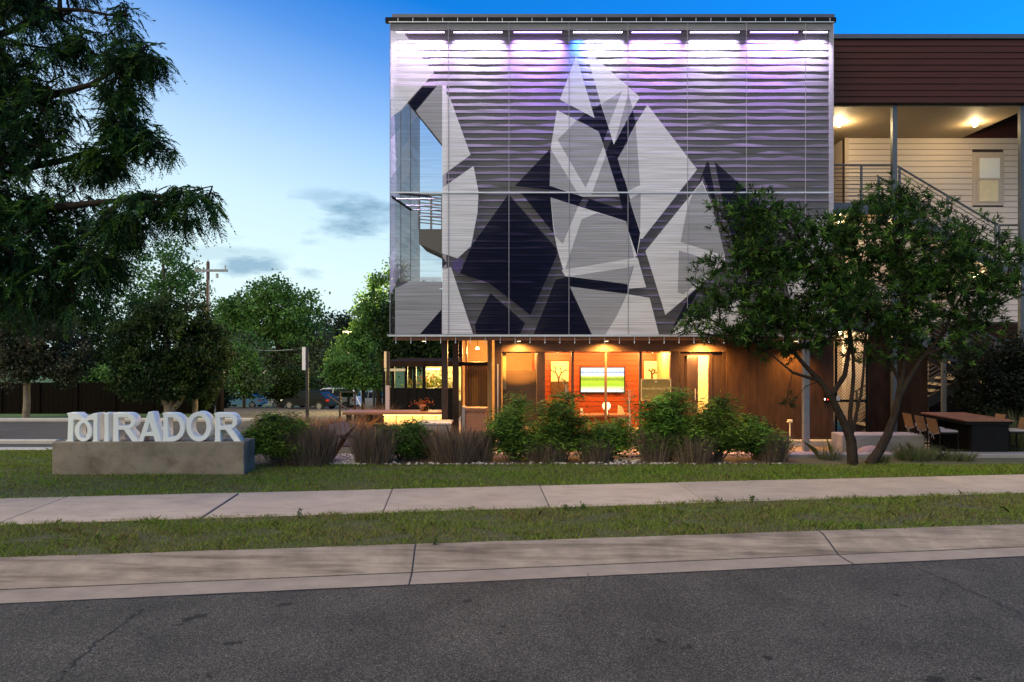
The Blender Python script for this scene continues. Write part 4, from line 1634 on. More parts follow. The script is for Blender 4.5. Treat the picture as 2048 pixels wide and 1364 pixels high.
# ------------------------------------------------------------------ LED bars along the top
LED = [(792, 889, 'w2'), (907, 1005, 'w'), (1027, 1124, 'v'), (1146, 1245, 'b'), (1263, 1362, 'v'), (1380, 1479, 'w'), (1500, 1596, 'v'), (1606, 1655, 'w')]
LC = {'w': (.74, .60, 1.0), 'w2': (.78, .56, 1.0), 'v': (.52, .28, 1.0), 'b': (.74, .66, 1.0)}
YL = 17.02
for (a, b, c) in LED:
    zl = Z(64, YL)
    lab = {'w': 'bright white LED bar grazing the wall under the parapet', 'w2': 'pinkish white LED bar at the porch end of the parapet', 'v': 'violet tinted LED bar grazing the wall under the parapet', 'b': 'LED bar glowing blue at one end and white along the rest'}[c]
    lab += {907: ', next to the pinkish one', 1027: ', beside the blue-ended bar', 1263: ', following the blue-ended bar', 1380: ', between two violet bars', 1500: ', before the short bar', 1606: ', short one at the wing end'}.get(a, '')
    e = empty('led_bar', (X((a + b) / 2, YL), YL, zl), lab, 'light', 'LED bars under the parapet')
    box('housing', M['darksteel'], e, X(a, YL), X(b, YL), YL - .03, YL + .03, zl, zl + .045)
    m = MB()
    n = int((b - a) / 4.6)
    for i in range(n):
        x = X(a + (i + .5) * (b - a) / n, YL)
        m.box(x - .017, x + .017, YL - .024, YL + .02, zl - .012, zl - .001)
    em = emit('led_' + c, LC[c], 14)
    o = m.build('diode_row', em, e)
    o['kind'] = 'stuff'
    MB().tube([W(a - 6, 60, YL), W((a + b) / 2, 57, YL + .02), W(b + 6, 62, YL)], .009, 5).build('flex_cable', M['black'], e)
    for x in (X(a + 6, YL), X(b - 6, YL)):
        box('bracket', M['darksteel'], e, x - .012, x + .012, YL + .031, YW - .03, zl + .01, zl + .03)
    ln_ = X(b, YL) - X(a, YL)
    col = LC[c]
    if c == 'b':
        area_light('wash', (X(a + 14, YL), YL, zl - .02), (R(18), 0, 0), ln_ * .22, .03, 34, (.03, .12, 1.0), e, 84)
        area_light('wash', (X((a + b) / 2 + 14, YL), YL, zl - .02), (R(18), 0, 0), ln_ * .72, .03, 60, col, e, 84)
    else:
        area_light('wash', (X((a + b) / 2, YL), YL, zl - .02), (R(18), 0, 0), ln_ * .95, .03, (85 if c != 'v' else 112) * ln_ / 1.16, col, e, 84)

# ------------------------------------------------------------------ wing to the right with stair
YF, YC = 18.2, 21.2
wing = empty('apartment_wing', (12, YC, 0), 'cream sided apartment wing with a brown boarded fascia and covered gallery', 'building')
WX0, WX1 = XR + .13, 19.0
zf0, zf1 = Z(207, YF), Z(72, YF)
fas = box('fascia', M['black'], wing, WX0, WX1, YF, YF + .15, zf0, zf1)
lap_wall(fas, WX0, WX1, YF, zf0 + .01, zf1 - .1, .158, M['brownboard'], 24, .001, 500, shadow_gap=.006)
box('roof_cap', M['metalcap'], wing, WX0, WX1, YF - .06, YF + .3, zf1 - .08, zf1 + .03)
xs_ = X(1948, YC)
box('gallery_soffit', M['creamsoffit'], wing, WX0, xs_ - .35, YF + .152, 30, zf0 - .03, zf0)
box('roof', M['roofdark'], wing, WX0, WX1, YF + .152, 30, zf1 - .2, zf1 - .1)
cx0 = X(1691, YC)
win = (X(1944, YC), X(2006, YC), Z(411, YC), Z(305, YC))
cw = box('cream_wall', M['bronze'], wing, cx0, WX1, YC, YC + .2, 2.9, zf0 - .03)  # dark backing behind the cream boards, drawn for their lap shadows
lap_wall(cw, cx0 + .08, X(2043, YC), YC, 2.95, zf0 - .03, .168, M['cream'], 8, .0006, 700, cut=[win], shadow_gap=.007)
ub = box('upper_brown_wall', M['brownboard'], wing, xs_ - .348, WX1, YC - .0, YC + .15, zf0 - .028, zf1 - .2)
lap_wall(ub, xs_ - .34, WX1, YC, zf0 - .028, zf1 - .2, .168, M['brownboard'], 8, .0006, 800)
box('corner_trim', M['creamtrim'], wing, cx0 - .02, cx0 + .08, YC - .03, YC + .03, 2.9, zf0 - .032)
box('breezeway_wall', M['cream'], wing, cx0, cx0 + .15, YC + .203, 30, 0, zf0 - .03)
box('breezeway_end', M['cream'], wing, WX0, cx0, 28, 28.2, 0, zf0 - .03)
# window
wn_ = box('window', M['creamtrim'], wing, win[0], win[1], YC - .035, YC - .002, win[2], win[3])
box('frame', M['creamtrim'], wn_, X(1952, YC), X(2002, YC), YC - .05, YC - .036, Z(405, YC), Z(313, YC))
box('pane', M['white'], wn_, X(1957, YC), X(1997, YC), YC - .058, YC - .051, Z(357, YC), Z(317, YC))
box('pane', M['canvas'], wn_, X(1957, YC), X(1994, YC), YC - .058, YC - .051, Z(403, YC), Z(362, YC))
for i in range(22):
    z = Z(402, YC) + i * (Z(318, YC) - Z(402, YC)) / 22
    box('blind_slat', M['canvas'] if i < 11 else M['white'], wn_, X(1958, YC), X(1993.5, YC), YC - .064, YC - .0585, z, z + .035)
box('sash', M['creamtrim'], wn_, X(1955, YC), X(1999, YC), YC - .07, YC - .0515, Z(361.5, YC), Z(357.5, YC))
# columns
for (px, y, z0, z1, mt) in ((1790, 18.32, -.16, zf0, 'bluesteel'), (2046, 18.32, -.16, zf0, 'bluesteel')):
    box('column', M[mt], wing, X(px - 4.5, y), X(px + 4.5, y), y, y + .11, z0, z1 - .002)
# gallery floors
zg3, zg2 = Z(405, 18.4), 2.93
for zg, dpt in ((zg3, .29), (zg2, .27)):
    box('gallery_floor', M['slab'], wing, WX0, X(1786, 18.4), 18.52, 28, zg - .2, zg)
    box('edge_beam', M['bluesteel'], wing, WX0, X(1786, 18.4), 18.4, 18.515, zg - dpt, zg)
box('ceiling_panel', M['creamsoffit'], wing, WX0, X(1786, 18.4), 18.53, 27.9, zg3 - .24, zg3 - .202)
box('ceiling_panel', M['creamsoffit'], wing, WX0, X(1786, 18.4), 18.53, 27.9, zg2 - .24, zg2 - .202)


def rail_run(root, p0, p1, h, nbar, mt, posts, y_w=.035):
    """railing between two floor points: handrail, parallel bars, posts"""
    p0, p1 = Vector(p0), Vector(p1)
    MB().tube([p0 + Vector((0, 0, h)), p1 + Vector((0, 0, h))], .026, 6).build('handrail', mt, root)
    for i in range(nbar):
        z = h * (i + .7) / (nbar + .7)
        MB().tube([p0 + Vector((0, 0, z)), p1 + Vector((0, 0, z))], .011, 5).build('bar', mt, root)
    for f in posts:
        q = p0.lerp(p1, f)
        box('post', mt, root, q.x - .022, q.x + .022, q.y - .022, q.y + .022, q.z - .04, q.z + h - .01)


gr = empty('gallery_railing', (9, 18.45, zg3), 'dark grey horizontal bar railing along the upper gallery landing', 'railing')
rail_run(gr, (WX0, 18.45, zg3), (X(1783, 18.45), 18.45, zg3), Z(330, 18.45) - zg3, 9, M['bluesteel'], (.0, .62))
gr2 = empty('gallery_railing', (9, 18.45, zg2), 'dark grey bar railing of the lower gallery landing behind the tree', 'railing')
rail_run(gr2, (WX0, 18.45, zg2), (X(1783, 18.45), 18.45, zg2), 1.0, 9, M['bluesteel'], (.0, .62))

stair = empty('steel_stair', (11, 19.2, 0), 'switchback steel stair with pale treads and sloping bar railings beside the gallery', 'stair')


def flight(xa, za, xb, zb, y0, y1, n):
    for y in (y0, y1):
        MB().prism([(xa, y, za - .28), (xb, y, zb - .28), (xb, y, zb + .02), (xa, y, za + .02)], (0, .05, 0)).build('stringer', M['bluesteel'], stair)
    for i in range(n):
        f = (i + .5) / n
        x, z = xa + (xb - xa) * f, za + (zb - za) * f
        box('tread', M['slab'], stair, x - .15, x + .15, y0 + .052, y1 - .002, z - .055, z - .005)
    for y in (y0 + .02, y1 + .03):
        rail_run(stair, (xa, y, za), (xb, y, zb), .95, 7, M['bluesteel'], (.02, .5, .98))


xl_, xm_ = X(1796, 18.5), X(1996, 18.5)
zm2 = (zg3 + zg2) / 2 - .02
flight(xl_, zg3, xm_, zm2, 18.5, 19.55, 9)
flight(xl_, zg2, xm_, zm2, 19.75, 20.8, 9)
flight(xl_, zg2, xm_, zg2 / 2, 18.5, 19.55, 9)
flight(xl_, 0.0, xm_, zg2 / 2, 19.75, 20.8, 9)
for z in (zm2, zg2 / 2):
    box('half_landing', M['slab'], stair, xm_, xm_ + 1.2, 18.5, 20.9, z - .18, z)
    box('landing_beam', M['bluesteel'], stair, xm_, xm_ + 1.2, 18.44, 18.495, z - .26, z + .005)
    rail_run(stair, (xm_ + .03, 18.5, z), (xm_ + 1.2, 18.5, z), .95, 8, M['bluesteel'], (.0, .98))
box('column', M['galv'], stair, X(1883, 18.46), X(1891, 18.46), 18.41, 18.49, -.16, 2.5)

# ground level under the wing
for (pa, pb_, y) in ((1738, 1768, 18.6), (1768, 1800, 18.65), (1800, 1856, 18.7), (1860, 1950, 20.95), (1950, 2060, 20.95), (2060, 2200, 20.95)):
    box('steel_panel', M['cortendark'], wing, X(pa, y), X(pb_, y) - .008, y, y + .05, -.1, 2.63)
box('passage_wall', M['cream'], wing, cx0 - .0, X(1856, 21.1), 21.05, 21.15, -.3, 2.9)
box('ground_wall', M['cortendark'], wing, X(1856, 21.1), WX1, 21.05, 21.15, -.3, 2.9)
gate = empty('mesh_gate', (X(1700, 18.3), 18.3, 0), 'tall steel framed gate of diamond wire mesh before the lit breezeway', 'gate')
gx0, gx1, gz1 = X(1670, 18.3), X(1736, 18.3), 2.45
for (xa, xb, za, zb) in ((gx0, gx0 + .05, -.1, gz1), (gx1 - .05, gx1, -.1, gz1), (gx0 + .05, gx1 - .05, gz1 - .05, gz1), (gx0 + .05, gx1 - .05, .06, .12), (gx0 + .05, gx1 - .05, .86, .92)):
    box('frame', M['black'], gate, xa, xb, 18.28, 18.33, za, zb)
m = MB()
sp = .075
z_, hgt, wid = .12, gz1 - .17, gx1 - gx0 - .1
nd = int((wid + hgt) / sp)
for sgn in (1, -1):
    for i in range(nd):
        c = i * sp
        a = max(0, c - hgt)
        b = min(wid, c)
        if b <= a:
            continue
        pa = (gx0 + .05 + (a if sgn > 0 else wid - a), 18.305, z_ + c - a)
        pb_ = (gx0 + .05 + (b if sgn > 0 else wid - b), 18.305, z_ + c - b)
        m.tube([pa, pb_], .004, 3, cap=False)
o = m.build('wire_mesh', M['black'], gate)
o['kind'] = 'stuff'
box('latch', M['rail'], gate, gx0 + .02, gx0 + .1, 18.24, 18.28, .9, 1.02)
kp = empty('entry_keypad', (X(1652, 17.66), 17.66, .9), 'small black entry keypad with a lit white lens on the rusty wall', 'keypad')
box('case', M['black'], kp, X(1647, 17.7), X(1657, 17.7), 17.64, 17.712, Z(806, 17.7), Z(780, 17.7), .005)
box('lens', emit('keypad_white', (1, .9, .8), 5), kp, X(1649, 17.63), X(1651, 17.63), 17.632, 17.64, Z(800, 17.64), Z(797, 17.64))
box('indicator', emit('keypad_red', (1, .03, .02), 4), kp, X(1655, 17.63), X(1656.5, 17.63), 17.632, 17.64, Z(800, 17.64), Z(798, 17.64))

# gallery ceiling lamps
CEIL = (1.0, .72, .36)
for (px, z, y, wt, lab) in ((1678, zf0 - .03, 19.7, 100, 'ceiling lamp over the top gallery beside the mesh screen'), (1950, zf0 - .03, 19.7, 48, 'ceiling lamp over the top of the stair above the window'),
                            (1680, zg3 - .24, 19.75, 130, 'ceiling lamp under the upper gallery floor'), (1951, zm2 - .2, 18.1 + 1.2, 35, 'lamp under the stair half landing'),
                            (1679, zg2 - .24, 20.4, 120, 'ceiling lamp over the gate beside the rusty wall'), (1722, zg2 - .24, 21.2, 90, 'ceiling lamp further back in the lit breezeway')):
    x = X(px, y)
    e = empty('ceiling_lamp', (x, y, z), lab, 'lamp', 'gallery ceiling lamps')
    m = MB()
    m.tube([(x, y, z - .012), (x, y, z)], [.075, .075], 14)
    m.build('plate', M['rail'], e)
    m = MB()
    m.tube([(x, y, z - .10), (x, y, z - .085), (x, y, z - .013)], [.03, .055, .06], 12)
    m.build('globe', emit('ceiling_globe', (1, .83, .55), 16), e, True)
    point_light('glow', (x, y, z - .16), wt, CEIL, e, .05)

# ------------------------------------------------------------------ letter sign
SY = 13.0
sign = empty('monument_sign', (X(296, SY), SY + .25, 0), 'white block letters standing on a long concrete plinth in the lawn', 'sign')
px0, px1_ = X(104, SY), X(488, SY)
zs = Z(884, SY)
m = MB()
m.bbox(px0, px1_, SY, SY + .56, -.1, zs, .012)
m.build('plinth', M['plinth'], sign)
LY = SY + .06
LD = .20


def lp(x, y):
    p = W(120 + x / 5.12, 800 + y / 5.12, LY)
    return (p.x, p.z)


def arc(cx, cy, rx, ry, a0_, a1_, n=14):
    return [(cx + rx * math.cos(R(a0_ + (a1_ - a0_) * i / n)), cy - ry * math.sin(R(a0_ + (a1_ - a0_) * i / n))) for i in range(n + 1)]


def letter(shapes, nm='letter'):
    """shapes: list of (outline, holes, proud)"""
    bmj = bmesh.new()
    for outer, holes, proud in shapes:
        cu = bpy.data.curves.new('tmp', 'CURVE')
        cu.dimensions = '2D'
        cu.fill_mode = 'BOTH'
        cu.extrude = LD / 2
        cu.bevel_depth = .004
        cu.bevel_resolution = 1
        for pts in [outer] + holes:
            s = cu.splines.new('POLY')
            s.points.add(len(pts) - 1)
            for q, (x, y) in zip(s.points, pts):
                a = lp(x, y)
                q.co = (a[0], a[1], 0, 1)
            s.use_cyclic_u = True
        ob = bpy.data.objects.new('tmp', cu)
        me = bpy.data.meshes.new_from_object(ob)
        me.transform(Matrix.Translation((0, LY + LD / 2 - proud, .0)) @ Matrix.Rotation(R(90), 4, 'X'))
        bmj.from_mesh(me)
        bpy.data.objects.remove(ob)
        bpy.data.curves.remove(cu)
        bpy.data.meshes.remove(me)
    me = bpy.data.meshes.new(nm)
    bmj.to_mesh(me)
    bmj.free()
    # stand the letter on the plinth
    zmin = min(v.co.z for v in me.vertices)
    me.transform(Matrix.Translation((0, 0, zs - zmin + .001)))
    return link(nm, me, M['letter'], sign)


def Rshape(dx):
    o = [(540, 408), (548, 392), (548, 138), (540, 122), (690, 122)] + arc(690, 201, 82, 79, 90, -80) + [(722, 290), (808, 408), (742, 408), (655, 288), (598, 288), (598, 392), (606, 408)]
    hl = [(598, 162), (685, 162)] + arc(685, 206, 44, 44, 90, -90) + [(598, 250)]
    return [([(x + dx, y) for x, y in o], [[(x + dx, y) for x, y in hl]], 0)]


letter([([(62, 408), (80, 392), (88, 150), (75, 122), (185, 122), (215, 146), (262, 180), (246, 204), (190, 186), (135, 182), (131, 392), (140, 408)], [], 0),
        ([(332, 408), (345, 392), (345, 184), (300, 190), (262, 206), (262, 180), (300, 146), (345, 124), (394, 122), (385, 140), (383, 392), (394, 408)], [], .003),
        ([(252, 176)] + arc(242, 300, 86, 108, 62, -242, 26), [arc(242, 300, 43, 82, 0, 345, 23)], .006)])
letter([([(446, 408), (456, 392), (456, 138), (446, 122), (506, 122), (496, 138), (496, 392), (506, 408)], [], 0)])
letter(Rshape(0))
letter([([(800, 408), (812, 395), (905, 112), (950, 112), (1035, 395), (1046, 408), (975, 408), (960, 352), (868, 352), (852, 408)], [[(884, 316), (948, 316), (917, 205)]], 0)])
letter([([(1050, 408), (1060, 392), (1060, 138), (1050, 122), (1150, 122)] + arc(1150, 265, 128, 143, 85, -85) + [(1150, 408)], [[(1104, 162), (1146, 162)] + arc(1146, 265, 86, 103, 85, -85) + [(1146, 368), (1104, 368)]], 0)])
letter([(arc(1422, 265, 126, 150, 0, 352, 40), [arc(1422, 265, 80, 110, 0, 350, 34)], 0)])
letter(Rshape(1042))

# ------------------------------------------------------------------ patio furniture and walls
# seat wall, left
sw = empty('seat_wall', (X(720, 16.6), 16.6, -.16), 'low pale concrete seat wall behind the plum garden chair', 'wall')
box('block', M['concrete'], sw, X(663, 16.6), X(722, 16.6), 16.6, 17.1, -.17, .08, .012)
box('block', M['concrete'], sw, X(722, 16.6) + .01, X(790, 16.6), 16.6, 17.1, -.17, .08, .012)
box('block', M['concrete'], sw, X(790, 16.6) + .01, X(842, 16.6), 16.62, 17.1, -.17, .06, .012)
pl = empty('concrete_planter', (X(872, 16.9), 16.9, -.16), 'square concrete planter lit amber beside the corner post', 'planter')
zt_ = Z(846, 16.7)
box('body', M['concrete'], pl, X(836, 16.7), X(900, 16.7), 16.7, 17.4, -.17, zt_ - .04, .012)
box('rim', M['slab'], pl, X(834, 16.7), X(902, 16.7), 16.68, 17.42, zt_ - .039, zt_, .008)
# outdoor bar: wood top on limestone
by = 18.9
zb_ = Z(822, by)
bar = empty('outdoor_bar', (X(790, by), by, -.3), 'long timber topped bar on a rough limestone base left of the entrance', 'bar counter')
box('bar_top', M['barwood'], bar, X(690, by), X(890, by), by - .3, by + .35, zb_ - .07, zb_, .008)
xs0 = X(770, by)
zc = -.62
rowz = [zc, zc + .28, zc + .56, zc + .82, zb_ - .07]
for r_ in range(4):
    x = xs0
    while x < X(884, by):
        w_ = random.uniform(.22, .42)
        x2 = min(x + w_, X(886, by))
        if x2 - x > .05:
            MB().bbox(x + .006, x2 - .006, by - .16 - random.uniform(0, .03), by + .2, rowz[r_] + .005, rowz[r_ + 1] - .005, .02).build('stone', M['limestone'], bar)
        x = x2
MB().box(X(770, by), X(886, by), by - .285, by - .25, zb_ - .085, zb_ - .072).build('strip_light', emit('bar_strip', (1, .62, .22), 4), bar)
area_light('wash', (X(815, by), by - .27, zb_ - .09), (R(12), 0, 0), 2.2, .03, 16, (1, .52, .14), bar)
for px in (694, 735, 768):
    box('leg', M['black'], bar, X(px, by), X(px + 6, by), by - .1, by + .2, -.62, zb_ - .072)
for (px, lab) in ((708, 'black bar stool pulled under the end of the timber bar'), (724, 'black bar stool second from the end of the timber bar'), (748, 'black bar stool closest to the limestone base of the bar')):
    y = by - .5
    e = empty('bar_stool', (X(px, y), y, -.45), lab, 'stool', 'black stools at the timber bar')
    x = X(px, y)
    zsb = zb_ - .32
    box('seat', M['black'], e, x - .19, x + .19, y - .19, y + .19, zsb, zsb + .05, .01)
    for sx in (-1, 1):
        for sy in (-1, 1):
            MB().tube([(x + sx * .17, y + sy * .17, zsb), (x + sx * .2, y + sy * .2, -.36)], .016, 5).build('leg', M['black'], e)
    [MB().box(x - .2, x + .2, y + q - .015, y + q + .015, -.12, -.09).build('foot_rail', M['black'], e) for q in (-.185, .185)]
for (px, hh, lab) in ((845, .16, 'squat terracotta pot of red flowers on the bar top'), (851, .12, 'small green glass jar on the bar top')):
    x, y = X(px, by), by + .05
    e = empty('flower_pot' if hh > .14 else 'jar', (x, y, zb_), lab, 'pot' if hh > .14 else 'jar')
    m = MB()
    m.tube([(x, y, zb_), (x, y, zb_ + hh * .8), (x, y, zb_ + hh)], [.06, .085, .08], 12)
    m.build('body', M['terracotta'] if hh > .14 else M['darkglass'], e, True)
    if hh > .14:
        P_ = np.array([x, y, zb_ + hh]) + rng.normal(0, 1, (120, 3)) * np.array([.13, .08, .05]) + np.array([0, 0, .05])
        fastmesh('flowers', leafquads(P_, unit(rng.normal(size=P_.shape)), .05, .03), 4, tints(120, [(.30, .06, .03), (.05, .09, .02)], (2, 1)), M['leaf'], e)['kind'] = 'stuff'

# plum garden chair seen from behind, leaning back
gc = empty('garden_chair', (X(690, 15.6), 15.6, -.0), 'plum coloured slatted garden chair on the pebbles', 'chair')
cx, cy = X(688, 15.6), 15.75
for i in range(5):
    f = (i - 2) / 2
    bx0 = cx - .02 + f * .19
    tx = bx0 - .14 + f * .05
    MB().prism([(bx0 - .045, cy, .10), (bx0 + .045, cy, .10), (tx + .05, cy + .33, .60 - abs(f) * .05), (tx - .05, cy + .33, .60 - abs(f) * .05)], (0, .018, .012)).build('back_slat', M['plum'], gc)
for i in range(5):
    y = cy - .42 + i * .1
    box('seat_slat', M['plum'], gc, cx - .26, cx + .26, y, y + .085, .17 - i * .016, .19 - i * .016)
for s in (-1, 1):
    box('arm', M['plum'], gc, cx + s * .33 - .06, cx + s * .33 + .06, cy - .5, cy + .22, .33, .355)
    MB().prism([(cx + s * .30, cy - .46, -.02), (cx + s * .30, cy - .38, -.02), (cx + s * .30, cy - .38, .33), (cx + s * .30, cy - .46, .33)], (.03, 0, 0)).build('leg', M['plum'], gc)
    MB().prism([(cx + s * .28, cy - .46, .13), (cx + s * .28, cy + .34, -.03), (cx + s * .28, cy + .40, -.03), (cx + s * .28, cy - .46, .21)], (.03, 0, 0)).build('leg', M['plum'], gc)
box('back_batten', M['plum'], gc, cx - .3, cx + .22, cy + .12, cy + .15, .30, .35)
gc2 = empty('garden_chair', (X(952, 15.5), 15.5, 0), 'plum garden chair half hidden by dry grass beside the post', 'chair')
cx2 = X(955, 15.4)
for i in range(5):
    box('back_slat', M['plum'], gc2, cx2 - .24 + i * .1, cx2 - .155 + i * .1, 15.4 + .02 * (i % 2), 15.43 + .02 * (i % 2), .1, .45)
for s in (-1, 1):
    box('arm', M['plum'], gc2, cx2 + s * .3 - .05, cx2 + s * .3 + .05, 15.0, 15.6, .24, .265)
    box('leg', M['plum'], gc2, cx2 + s * .3 - .02, cx2 + s * .3 + .02, 15.02, 15.08, -.02, .238)
    box('leg', M['plum'], gc2, cx2 + s * .3 - .02, cx2 + s * .3 + .02, 15.48, 15.54, -.05, .238)
box('seat', M['plum'], gc2, cx2 - .25, cx2 + .25, 14.98, 15.385, .12, .15)

# round corded chair
rc = empty('corded_chair', (X(1256, 15.3), 15.3, 0), 'round backed chair of dark cords before the lit slab', 'chair')
rcx, rcy, rcz, rr_ = X(1256, 15.3), 15.3, .02, .26
rim = [(rcx + rr_ * math.cos(a), rcy + .1 * math.sin(a), rcz + rr_ * 1.05 * math.sin(a) + .0) for a in np.linspace(0, math.pi, 18)]
MB().tube(rim, .016, 6).build('rim', M['black'], rc, True)
MB().tube([(rcx - rr_, rcy, rcz), (rcx - rr_ * .8, rcy - .4, rcz + .02), (rcx, rcy - .5, rcz + .02), (rcx + rr_ * .8, rcy - .4, rcz + .02), (rcx + rr_, rcy, rcz)], .014, 6).build('seat_ring', M['black'], rc, True)
for i in range(2, 16):
    q = rim[i]
    MB().tube([q, (rcx + (q[0] - rcx) * .25, rcy - .1, rcz + .02)], .004, 4, cap=False).build('cord', M['black'], rc)
for s in (-1, 1):
    for yy in (-.42, .0):
        MB().tube([(rcx + s * .18, rcy + yy, rcz + .02), (rcx + s * .22, rcy + yy, -.06)], .012, 5).build('leg', M['black'], rc)

# concrete edging, seat wall, boulders, table on the right
ed = box('edging', M['concrete'], None, X(1576, 15.0), 13.5, 15.0, 15.36, -.15, .055, .012)
tag(ed, 'long low concrete edging between lawn and right patio', 'edging')
ed2 = empty('seat_wall', (X(1740, 16.2), 16.2, -.16), 'concrete seat wall lit along its top in front of the gate', 'wall')
box('block', M['concrete'], ed2, X(1684, 16.2), X(1762, 16.2), 16.2, 16.75, -.17, .30, .015)
box('block', M['concrete'], ed2, X(1762, 16.2) + .01, X(1850, 16.2), 16.2, 16.75, -.17, .30, .015)
for (px, rx, lab) in ((1741, .27, 'wide rounded boulder before the right seat wall'), (1808, .21, 'smaller rounded boulder nearer the stools')):
    bmq = bmesh.new()
    bmesh.ops.create_icosphere(bmq, subdivisions=3, radius=1)
    for v in bmq.verts:
        n_ = v.co.copy()
        v.co = Vector((n_.x * rx * (1 + .06 * math.sin(5 * n_.y)), n_.y * rx * .8, n_.z * rx * .62 * (1 + .05 * math.sin(4 * n_.x))))
        if v.co.z < -.1:
            v.co.z = -.1
    me = bpy.data.meshes.new('boulder')
    bmq.to_mesh(me)
    bmq.free()
    me.polygons.foreach_set('use_smooth', [True] * len(me.polygons))
    o = link('boulder', me, M['boulder'])
    o.location = (X(px, 15.75), 15.75, -.04)
    tag(o, lab, 'boulder', 'boulders by the seat wall')

tb = empty('patio_table', (10.05, 16.1, -.16), 'tall slatted timber patio table on a black panelled base', 'table')
zt2 = .735
for i in range(9):
    x = 9.56 + i * .112
    box('top_slat', M['tablewood'], tb, x, x + .104, 15.25, 16.95, zt2 - .03, zt2 + random.uniform(-.002, .002))
box('frame', M['black'], tb, 9.58, 10.55, 15.28, 16.92, zt2 - .1, zt2 - .033)
box('base', M['black'], tb, 9.72, 10.5, 15.32, 15.42, -.15, zt2 - .102)
box('base', M['black'], tb, 9.72, 10.5, 16.78, 16.88, -.15, zt2 - .102)
box('base_panel', M['black'], tb, 10.02, 10.2, 15.421, 16.779, -.15, zt2 - .102)


def make_stool(lab, x, y, flip):
    s = -1 if flip else 1
    e = empty('patio_stool', (x, y, -.16), lab, 'stool', 'sling back stools at the patio table')
    zb0, zs0 = -.15, .42
    for (dx, dy_) in ((-.2, -.18), (-.2, .18), (.2, -.18), (.2, .18)):
        MB().tube([(x + dx * s, y + dy_, zb0), (x + dx * s * .95, y + dy_ * .95, zs0)], .013, 5).build('leg', M['black'], e)
    for dy_ in (-.19, .19):
        MB().tube([(x - .19 * s, y + dy_, zs0), (x - .27 * s, y + dy_, .73)], .013, 5).build('back_post', M['black'], e)
    [MB().box(x - .2, x + .2, y + q - .01, y + q + .01, .08, .1).build('foot_rail', M['black'], e) for q in (-.18, .18)]
    box('seat', M['black'], e, x - .21, x + .21, y - .2, y + .2, zs0, zs0 + .025)
    m_ = MB()
    m_.bbox(x - .2, x + .2, y - .19, y + .19, zs0 + .026, zs0 + .075, .02)
    m_.build('cushion', M['cushion'], e)
    MB().prism([(x - .20 * s, y - .18, zs0 + .0), (x - .20 * s, y + .18, zs0 + .0), (x - .275 * s, y + .18, .735), (x - .275 * s, y - .18, .735)], (-.018 * s, 0, 0)).build('back_sling', M['stoolback'], e)
    MB().tube([(x - .215 * s, y - .19, zs0 + .03), (x - .245 * s, y - .1, zs0 - .01), (x - .25 * s, y, zs0 - .02), (x - .245 * s, y + .1, zs0 - .01), (x - .215 * s, y + .19, zs0 + .03)], .008, 5).build('cushion_tie', M['cushion'], e)
    MB().tube([(x - .25 * s, y, zs0 - .02), (x - .25 * s, y + .05, zs0 - .1)], .006, 4).tube([(x - .25 * s, y, zs0 - .02), (x - .25 * s, y - .05, zs0 - .12)], .006, 4).build('tie_end', M['cushion'], e)


make_stool('tan sling stool nearest the seat wall, at the left of the patio table', 9.35, 16.65, False)
make_stool('tan sling stool in the middle of the left row at the patio table', 9.33, 16.12, False)
make_stool('tan sling stool at the lawn end of the left row at the patio table', 9.3, 15.6, False)
make_stool('sling stool on the hedge side of the patio table, lawn end', 10.85, 15.7, True)
make_stool('sling stool on the hedge side of the patio table, wall end', 10.85, 16.5, True)

# steel column, hose post, plaque
col_ = empty('steel_column', (X(1612, 16.75), 16.75, -.16), 'square galvanised steel column standing before the rusty wall', 'column')
box('shaft', M['galv'], col_, X(1606, 16.75), X(1618, 16.75), 16.7, 16.83, -.15, 2.41, .008)
box('base_plate', M['galv'], col_, X(1602, 16.75), X(1622, 16.75), 16.66, 16.87, -.16, -.148)
hp = empty('hose_post', (X(1580, 17.45), 17.45, 0), 'thin cream hose post with a tap head against the rusty wall', 'tap')
MB().tube([(X(1580, 17.45), 17.45, 0), (X(1580, 17.45), 17.45, Z(845, 17.45))], .017, 8).build('pipe', M['canvas'], hp)
zz_ = Z(845, 17.45)
MB().bbox(X(1576, 17.45), X(1584, 17.45), 17.40, 17.5, zz_, zz_ + .07, .01).build('head', M['canvas'], hp)
MB().tube([(X(1577, 17.45), 17.42, zz_ + .03), (X(1572, 17.45), 17.40, zz_ + .02)], .012, 6).build('spout', M['canvas'], hp)

pq = empty('plaque_sign', (X(1313, 17.5), 17.5, 0), 'olive plaque with pale border and lettering before the window', 'sign')
yq = 17.5
qx0, qx1, qz0, qz1 = X(1282, yq), X(1342, yq), Z(801, yq), Z(757.5, yq)
box('board', M['plaque'], pq, qx0, qx1, yq, yq + .02, qz0, qz1)
for (xa, xb, za, zb) in ((qx0, qx1, qz1 - .014, qz1), (qx0, qx1, qz0, qz0 + .014), (qx0, qx0 + .014, qz0 + .014, qz1 - .014), (qx1 - .014, qx1, qz0 + .014, qz1 - .014)):
    box('border', M['goldpaint'], pq, xa, xb, yq - .006, yq - .001, za, zb)
for x in (qx0 + .045, qx1 - .045):
    for z in (qz0 + .045, qz1 - .045):
        MB().tube([(x, yq - .012, z), (x, yq - .001, z)], .012, 8).build('stud', M['goldpaint'], pq)
for x in (qx0 + .1, qx1 - .1):
    box('post', M['bronze'], pq, x - .015, x + .015, yq + .021, yq + .05, 0, qz1 - .05)


